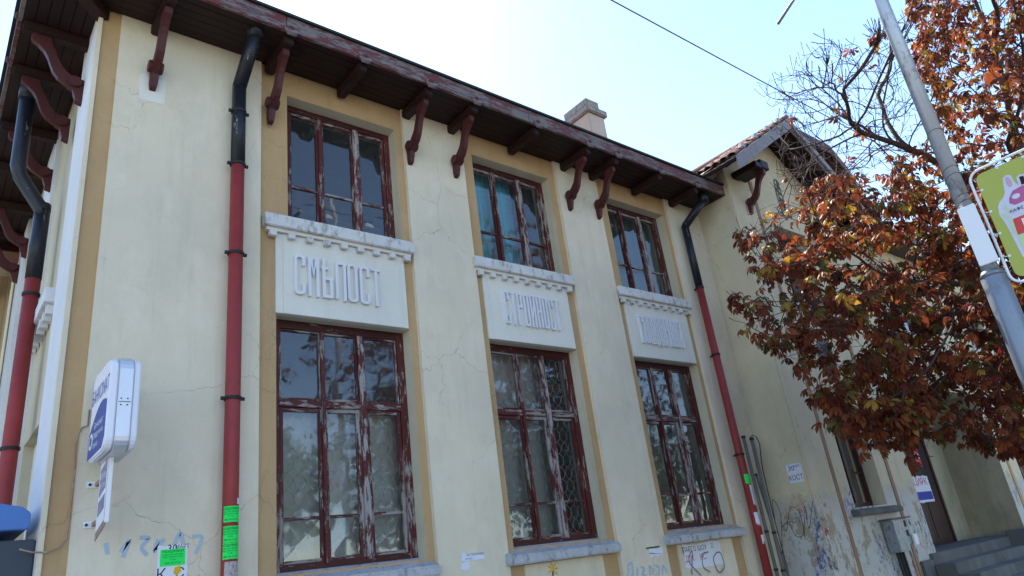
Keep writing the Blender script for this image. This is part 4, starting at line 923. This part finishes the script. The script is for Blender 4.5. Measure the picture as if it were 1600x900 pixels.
AXX = 6.0
def rr(y0, y1, z0, z1, r, k=6):
    p = []
    for cx, cz, a in ((y0-r, z1-r, 0), (y1+r, z1-r, math.pi/2), (y1+r, z0+r, math.pi), (y0-r, z0+r, 1.5*math.pi)):
        p += [(cx+r*math.cos(a+math.pi/2*i/k), cz+r*math.sin(a+math.pi/2*i/k)) for i in range(k+1)]
    return p
ring = rr(ys0, ys1, zs0, zs1, .075); ring.append(ring[0]); ring.append(ring[1])
obj('tube_frame', MB().tube([(AXX, a, b) for a, b in ring], .0095, 8, False), 'sheetw', asn, True)
pnl = rr(ys0-.035, ys1+.035, zs0+.035, zs1-.035, .05)
pan = obj('panel', MB().prism(pnl, lambda u, v, w: (w, u, v), AXX-.003, AXX+.003), 'signyel', asn)
for (yy, z) in [(ys0-.035, 3.55), (ys0-.035, 3.38), (ys0-.035, 3.21), (ys0-.035, 3.04), (ys0-.18, 3.67), (ys0-.34, 3.67), (ys0-.5, 3.67), (ys0-.18, 2.88), (ys0-.34, 2.88)]:
    d_ = (0, .035) if yy == ys0-.035 else (1, .035)
    e_ = (AXX, yy+.035, z+.01) if yy == ys0-.035 else (AXX, yy+.01, zs1 if z > 3.3 else zs0)
    obj('lacing', MB().tube([(AXX-.01, yy, z), (AXX-.012, (yy+e_[1])/2, (z+e_[2])/2), e_], .003, 5), 'sheetw', asn)
    obj('eyelet', MB().tube([(AXX-.003, yy-.012 if d_[0] == 0 else yy, z if d_[0] == 0 else z+(-.012 if z > 3.3 else .012)), (AXX-.0065, yy-.012 if d_[0] == 0 else yy, z if d_[0] == 0 else z+(-.012 if z > 3.3 else .012))], .009, 10), 'steel', asn)
def flat(name, poly, mat, off, parent): return obj(name, MB().prism(poly, lambda u, v, w: (w, u, v), AXX-.003-off, AXX-.003-off+.0009), mat, parent)
# print: a cup-shaped pack with round pastel sweets on top and a red word block
fx_ = -5.02
cupo = []
for t in np.linspace(0, 1, 26):
    pass
halo = [(-4.905, 3.00), (-4.89, 3.24), (-4.885, 3.28), (-4.875, 3.33), (-4.885, 3.39), (-4.905, 3.42), (-4.935, 3.44), (-4.955, 3.47), (-4.965, 3.52), (-4.975, 3.57), (-5.0, 3.585), (-5.025, 3.57), (-5.03, 3.51), (-5.045, 3.48), (-5.05, 3.54), (-5.07, 3.55), (-5.10, 3.54), (-5.12, 3.50), (-5.20, 3.48), (-5.30, 3.42), (-5.36, 3.30), (-5.33, 2.95)]
flat('print', halo, 'pale', .0014, pan)
flat('print', [(-4.925, 3.00), (-4.91, 3.27), (-5.34, 3.30), (-5.31, 2.93)], 'signpale', .0028, pan)
flat('print', [(-4.955, 3.385), (-4.965, 3.42), (-5.0, 3.46), (-5.06, 3.47), (-5.12, 3.45), (-5.14, 3.40), (-5.08, 3.365), (-4.98, 3.36)], 'pink', .0030, pan)
flat('print', [(-5.0+.016*math.cos(t), 3.53+.04*math.sin(t)) for t in np.linspace(0, 6.28, 13)[:-1]], 'pinkpale', .0030, pan)
flat('print', [(-5.005+.025*math.cos(t), 3.415+.018*math.sin(t)) for t in np.linspace(0, 6.28, 13)[:-1]], 'pale', .0042, pan)
for cy_, cz_ in ((-4.90, 3.33), (-4.92, 3.37), (-4.91, 3.30), (-4.935, 3.34)): flat('print', [(cy_+.014*math.cos(t), cz_+.014*math.sin(t)) for t in np.linspace(0, 6.28, 9)[:-1]], 'signpale', .0030+abs(cy_)*.0001, pan)
flat('print', [(-5.06, 3.475), (-5.085, 3.475), (-5.09, 3.53), (-5.065, 3.535)], 'ink', .0030, pan)
flat('print', [(-4.928, 3.155), (-4.936, 3.272), (-5.24, 3.272), (-5.24, 3.155)], 'redprint', .0042, pan)
text('print', 'BEBE', .105, 'sheetw', (AXX-.003, -5.085, 3.212), -YA, ZA, pan, depth=.0056)
text('print', 'КАФЕ И ДЕСЕРТИ', .030, 'ink', (AXX-.003, -5.07, 3.325), -YA, ZA, pan, depth=.0045)
# ---- overhead wire
wy, wz = -2.5, None
pa = on(955, 0, 1, wy); pb = on(1205, 135, 1, wy); dd = (pb-pa)
pts = []
for t in np.linspace(-4, 9, 40):
    p = pa+dd*t; pts.append((p.x, p.y, p.z+.002*(t-.5)**2*1.0))
tag(obj('overhead_wire', MB().tube(pts, .0075, 5), 'cable'), 'single black overhead wire crossing the sky towards the tree', 'wire')

# ================================================================== trees
def project(P):
    d = P-np.array([CX, CY, CZ]); r = np.array([AR, AD, AF]); q = d@r.T
    return 800+FPX*q[:, 0]/q[:, 2], 450+FPX*q[:, 1]/q[:, 2], q[:, 2]
def inside(poly, u, v):
    r = np.zeros(len(u), bool); n = len(poly); j = n-1
    for i in range(n):
        xi, yi = poly[i]; xj, yj = poly[j]
        c = ((yi > v) != (yj > v)) & (u < (xj-xi)*(v-yi)/(yj-yi+1e-9)+xi); r ^= c; j = i
    return r
def colonize(attr, nodes, parents, step=.125, infl=1.3, kill=.17, iters=240, up=.06):
    N = [np.array(n, float) for n in nodes]; par = list(parents); A = attr.copy()
    arr = np.array(N); d = np.linalg.norm(A[:, None]-arr[None], axis=2); near = d.argmin(1); nd = d.min(1)
    for it in range(iters):
        if len(A) == 0: break
        m = nd < (infl if it > 25 else 99)
        if not m.any(): break
        acc = {}
        for i in np.nonzero(m)[0]:
            v = A[i]-N[near[i]]; v /= np.linalg.norm(v)+1e-9; acc.setdefault(near[i], []).append(v)
        new = []
        for k, vs in acc.items():
            pd = N[k]-N[par[k]] if par[k] >= 0 else np.zeros(3)
            s = np.sum(vs, 0)/len(vs)+RNG.normal(0, .09, 3)+np.array([0, 0, up])+.75*pd/(np.linalg.norm(pd)+1e-9); l = np.linalg.norm(s)
            if l < .05: continue
            p = N[k]+s/l*step; N.append(p); par.append(k); new.append(len(N)-1)
        if not new: break
        na = np.array([N[i] for i in new]); d = np.linalg.norm(A[:, None]-na[None], axis=2); mi = d.argmin(1); md = d.min(1)
        b = md < nd; near[b] = np.array(new)[mi[b]]; nd[b] = md[b]
        keep = nd > kill; A = A[keep]; near = near[keep]; nd = nd[keep]
        if len(N) > 22000: break
    return np.array(N), par
def radii(N, par, tip=.0031, p=2.6, rmax=.15):
    n = len(N); r = np.zeros(n); acc = np.zeros(n); ch = np.zeros(n, int)
    for i in range(n):
        if par[i] >= 0: ch[par[i]] += 1
    for i in range(n-1, -1, -1):
        r[i] = tip if ch[i] == 0 else max(tip, acc[i]**(1/p))
        if par[i] >= 0: acc[par[i]] += r[i]**p
    return np.minimum(r, rmax), ch
def branch_mesh(N, par, r, sel=None):
    """each chain of nodes as one tapering tube"""
    n = len(N); kids = [[] for _ in range(n)]
    for i in range(n):
        if par[i] >= 0: kids[par[i]].append(i)
    mb = MB(); starts = [(None, 0)]
    while starts:
        p, i = starts.pop(); chain = [p] if p is not None else []
        while True:
            chain.append(i)
            if not kids[i]: break
            ks = sorted(kids[i], key=lambda k: -r[k])
            for k in ks[1:]: starts.append((i, k))
            i = ks[0]
        if len(chain) > 1:
            rr_ = [r[c] for c in chain]
            if chain[0] is p and p is not None: rr_[0] = min(r[p], r[chain[1]]*1.15)
            sg_ = 8 if rr_[0] > .04 else (5 if rr_[0] > .012 else 3)
            mb.tube([N[c] for c in chain], rr_, sg_, False)
    return mb
def leaf_variant(k, rng):
    """palmately compound leaf: five to seven drooping leaflets on a stalk"""
    V, F = [], []
    nl = 5+(k % 3); L = .135
    V += [(0, 0, 0), (.10, .002, -.015), (.10, -.002, -.015)]; F.append((0, 1, 2)); base = Vector((.10, 0, -.015))
    for j in range(nl):
        a = (j-(nl-1)/2)/(nl-1)*rng.uniform(3.3, 3.9); ln = L*(1-.35*abs(a)/1.9)*rng.uniform(.85, 1.15)
        d = Vector((math.cos(a), math.sin(a), 0)); droop = rng.uniform(.35, 1.0); s = Vector((-math.sin(a), math.cos(a), 0))
        n0 = len(V); curl = rng.uniform(-.25, .5); wd = ln*rng.uniform(.16, .22)
        def pt(t, w): return base+d*(ln*t*math.cos(droop*t))+Vector((0, 0, -ln*t*math.sin(droop*(.4+t))))+s*w+Vector((0, 0, abs(w)*curl))
        for p in (pt(.02, 0), pt(.45, wd*.75), pt(.72, wd), pt(1, 0), pt(.72, -wd), pt(.45, -wd*.75), pt(.6, 0)): V.append(tuple(p))
        F += [(n0, n0+1, n0+6), (n0+1, n0+2, n0+6), (n0+2, n0+3, n0+6), (n0+3, n0+4, n0+6), (n0+4, n0+5, n0+6), (n0+5, n0, n0+6)]
    return np.array(V), F
def set_tint(me, vals):
    at = me.attributes.new('tint', 'FLOAT', 'POINT'); at.data.foreach_set('value', np.asarray(vals, dtype=np.float32))
VAR = [leaf_variant(k, random.Random(k)) for k in range(9)]

# ---- horse chestnut
ALL = [(1203, 125), (1262, 100), (1268, 62), (1335, 72), (1398, 60), (1420, -10), (1420, -700), (2900, -700), (2900, 900), (1900, 830), (1640, 720), (1540, 705), (1400, 706), (1340, 695), (1292, 655), (1270, 600), (1180, 515), (1140, 500), (1140, 465), (1175, 420), (1150, 345), (1225, 330), (1215, 270), (1212, 215), (1200, 185)]
LEAFY = [(1140, 500), (1138, 465), (1175, 425), (1152, 350), (1230, 318), (1290, 268), (1370, 262), (1420, 228), (1470, 190), (1430, 95), (1425, 0), (1490, -60), (1500, -700), (2900, -700), (2900, 900), (1900, 830), (1640, 720), (1540, 708), (1400, 708), (1335, 690), (1286, 655), (1262, 600), (1180, 520)]
BARE = [(1203, 125), (1262, 100), (1268, 62), (1335, 72), (1398, 60), (1420, -10), (1500, -80), (1500, 60), (1470, 190), (1420, 228), (1370, 275), (1290, 315), (1228, 325), (1212, 240), (1200, 185)]
C0 = np.array([10.2, -5.0, 5.4])
P = RNG.uniform((5.6, -9.2, 1.9), (14.5, -1.75, 10.2), (140000, 3))
u, v, t = project(P)
e_ = (((P-C0)/np.array([4.6, 4.3, 4.9]))**2).sum(1) < 1
vis = inside(ALL, u, v) & (t > 5.9) & (t < 9.6) & (u < 1720) & (P[:, 1] > -5.6+0*t)
rest = e_ & (u > 1560) & inside(ALL, u, v)
bare_ = inside(BARE, u, v)
A1 = P[vis & ~bare_ & (P[:, 0] < 11.5)][:2900]; A2 = np.vstack([P[rest & ~vis][:1100], P[vis & bare_ & (P[:, 0] < 10.5)][:2700]])
attr = np.vstack([A1, A2])
trunk = [(10.75, -5.0, -.05), (10.74, -5.0, .5), (10.72, -4.99, 1.0), (10.70, -4.98, 1.5), (10.66, -4.96, 2.0), (10.6, -4.94, 2.4)]
N0 = [np.array(p) for p in trunk]; par0 = [-1, 0, 1, 2, 3, 4]
for tgt in ([8.3, -3.6, 3.7], [8.9, -4.6, 5.0], [8.3, -3.5, 5.6], [10.4, -4.6, 6.6], [12.3, -5.3, 5.6], [10.6, -6.8, 5.3]):
    a_ = N0[5].copy(); tv = np.array(tgt); k0 = 5; L = np.linalg.norm(tv-a_); m = int(L/.28)
    side = RNG.normal(0, .18, 3)
    for i in range(1, m+1):
        s = i/m; p = a_+(tv-a_)*s+side*math.sin(s*math.pi)+np.array([0, 0, .35*math.sin(s*math.pi)]); N0.append(p); par0.append(k0); k0 = len(N0)-1
NN, PAR = colonize(attr, N0, par0)
RR, CH = radii(NN, PAR)
chest = thing('horse_chestnut_tree', 'horse chestnut tree with rust and orange autumn leaves and bare twig tips', 'tree', (10.75, -5.0, -.05))
tips = np.nonzero(CH == 0)[0]
# short spurs with buds at the twigs
sp_par = list(PAR); NL = list(NN)
thin = np.nonzero((RR < .010))[0]
for i in thin[RNG.random(len(thin)) < .45]:
    p = PAR[i]; d = NN[i]-NN[p] if p >= 0 else np.array([0, 0, 1.]); d /= np.linalg.norm(d)+1e-9
    s = d*.5+RNG.normal(0, .5, 3)+np.array([0, 0, .55]); s /= np.linalg.norm(s); L = RNG.uniform(.06, .2)
    NL.append(NN[i]+s*L*.6); sp_par.append(i); NL.append(NN[i]+s*L+np.array([0, 0, .02])); sp_par.append(len(NL)-2)
NA = np.array(NL); RA = np.concatenate([RR, np.tile([.0032, .0042], (len(NA)-len(NN))//2)])
tm = MB().tube([N0[i]-np.array([0, 0, .0]) for i in range(6)], [.27, .21, .19, .18, .175, .17], 14)
obj('trunk', tm, 'bark', chest, True)
obj('branches', branch_mesh(NA, sp_par, np.minimum(RA, .12)), 'bark', chest, True)
# leaves
cand = np.nonzero(RA < .011)[0]
uu, vv, tt = project(NA[cand])
lf = inside(LEAFY, uu, vv)
low = np.clip((vv-230)/140, 0, 1)
prob = np.where(lf, .42+.42*low, .012)*np.where(uu < 1280, .6, 1)
cell = np.floor(NA[cand]/.42).astype(int); hsh = (np.sin(cell[:, 0]*12.9898+cell[:, 1]*78.233+cell[:, 2]*37.719)*43758.5453) % 1.0
prob = prob*np.where(hsh < .26, .15, np.where(hsh < .5, .6, 1.25))
cand = cand[RNG.random(len(cand)) < prob]
rep = []
for i in cand:
    for _ in range(RNG.integers(1, 4)): rep.append(i)
rep = np.array(rep)
if len(rep) > 26000: rep = RNG.choice(rep, 26000, False)
print('chestnut nodes', len(NN), 'leaves', len(rep))
pos = NA[rep]; L = len(rep)
az = RNG.uniform(0, 2*math.pi, L); out = pos-C0; az = np.where(RNG.random(L) < .6, np.arctan2(out[:, 1], out[:, 0])+RNG.normal(0, .8, L), az)
pit = RNG.normal(.25, .45, L); rol = RNG.normal(0, .5, L); scl = RNG.uniform(.5, .98, L)
u_, v_, t_ = project(pos)
tint = np.clip(RNG.beta(2, 2.4, L)*.75+.10*np.sin(pos[:, 0]*2.1+pos[:, 2]*1.7), 0, .7)
gr = (RNG.random(L) < np.where(pos[:, 2] < 4.3, .16, .05)); tint[gr] = RNG.uniform(.84, .92, gr.sum())
ye = RNG.random(L) < np.where((pos[:, 0] > 8.2) & (pos[:, 2] > 4.6), .26, .05); tint[ye] = RNG.uniform(.72, .82, ye.sum())
rd = RNG.random(L) < .05; tint[rd] = .98
def rotm(a, b, c):
    ca, sa, cb, sb, cc, sc = math.cos(a), math.sin(a), math.cos(b), math.sin(b), math.cos(c), math.sin(c)
    Rz = np.array([[ca, -sa, 0], [sa, ca, 0], [0, 0, 1]]); Ry = np.array([[cb, 0, sb], [0, 1, 0], [-sb, 0, cb]]); Rx = np.array([[1, 0, 0], [0, cc, -sc], [0, sc, cc]])
    return Rz@Ry@Rx
infr = (u_ > 0) & (u_ < 1600) & (v_ > 0) & (v_ < 900)
order = np.argsort(np.where(infr, t_, 99)); solo = set(order[:290].tolist())
Vs, Fs, Ts, off = [], [], [], 0
vm = {}
for i in range(L):
    k = int(RNG.integers(0, 9))
    if i in solo:
        tb = round(float(tint[i])*8)/8; key = (k, tb)
        if key not in vm:
            me = bpy.data.meshes.new('leaf'); me.from_pydata([tuple(x) for x in VAR[k][0]], [], VAR[k][1]); set_tint(me, [tb]*len(VAR[k][0])); me.materials.append(M['leaf']); vm[key] = me
        o = bpy.data.objects.new('leaf', vm[key]); COL.objects.link(o); o.parent = chest
        o.location = Vector(pos[i])-chest.location; o.rotation_euler = Matrix(rotm(az[i], pit[i], rol[i])).to_euler(); o.scale = (scl[i],)*3
    else:
        V = (VAR[k][0]*scl[i])@rotm(az[i], pit[i], rol[i]).T+pos[i]; Vs.append(V); Fs += [tuple(off+j for j in f) for f in VAR[k][1]]; off += len(V); Ts += [tint[i]]*len(V)
fm = bpy.data.meshes.new('foliage'); fm.from_pydata(np.vstack(Vs).tolist(), [], Fs); set_tint(fm, Ts); fm.materials.append(M['leaf'])
fo = obj('foliage', fm, None, chest, kind='stuff')

# ---- trees across the street (they show in the window panes)
def street_tree(x, y, h, lab, seed, proto=None):
    rng = np.random.default_rng(seed); tr = thing('street_tree', lab, 'tree', (x, y, -.05), 'trees across the street')
    n = 2600; q = rng.normal(0, 1, (n, 3)); q /= np.linalg.norm(q, axis=1)[:, None]; q *= rng.uniform(.3, 1, n)[:, None]**.5
    lumps = rng.normal(0, 1, (14, 3)); lumps /= np.linalg.norm(lumps, axis=1)[:, None]
    c = lumps[rng.integers(0, 14, n)]*.62; q = c+q*.5; q = q*np.array([h*.32, h*.32, h*.36])+np.array([x, y, h*.62])
    V, F = [], []
    for i in range(n):
        s = rng.uniform(.12, .28); a, b = rng.normal(0, 1, 3), rng.normal(0, 1, 3); a /= np.linalg.norm(a); b /= np.linalg.norm(b)
        k = len(V); V += [tuple(q[i]), tuple(q[i]+a*s), tuple(q[i]+(a+b)*s*.8), tuple(q[i]+b*s)]; F.append((k, k+1, k+2, k+3))
    me = bpy.data.meshes.new('crown'); me.from_pydata(V, [], F); set_tint(me, np.repeat(rng.random(n), 4)); me.materials.append(M['greenleaf']); obj('crown', me, None, tr)
    tb = MB().tube([(x, y, -.05), (x+.05, y, h*.3), (x, y+.1, h*.6)], [.2, .15, .06], 10)
    for k in range(6): a = k*1.05; tb.tube([(x, y, h*.35+.12*k), (x+math.cos(a)*h*.15, y+math.sin(a)*h*.15, h*.55), (x+math.cos(a)*h*.25, y+math.sin(a)*h*.25, h*.7)], [.08, .05, .02], 6)
    obj('trunk', tb, 'bark', tr, True)
for x, y, h, lab in ((9, -17.5, 7.5, 'nearest leafy green tree across the street'), (16, -19.5, 9.5, 'tall leafy green tree across the street'), (23, -17.5, 7.0, 'smaller leafy green tree across the street'), (31, -19, 9.0, 'far leafy green tree across the street'), (42, -19, 10.0, 'farthest leafy green tree across the street')):
    street_tree(x, y, h, lab, int(x))
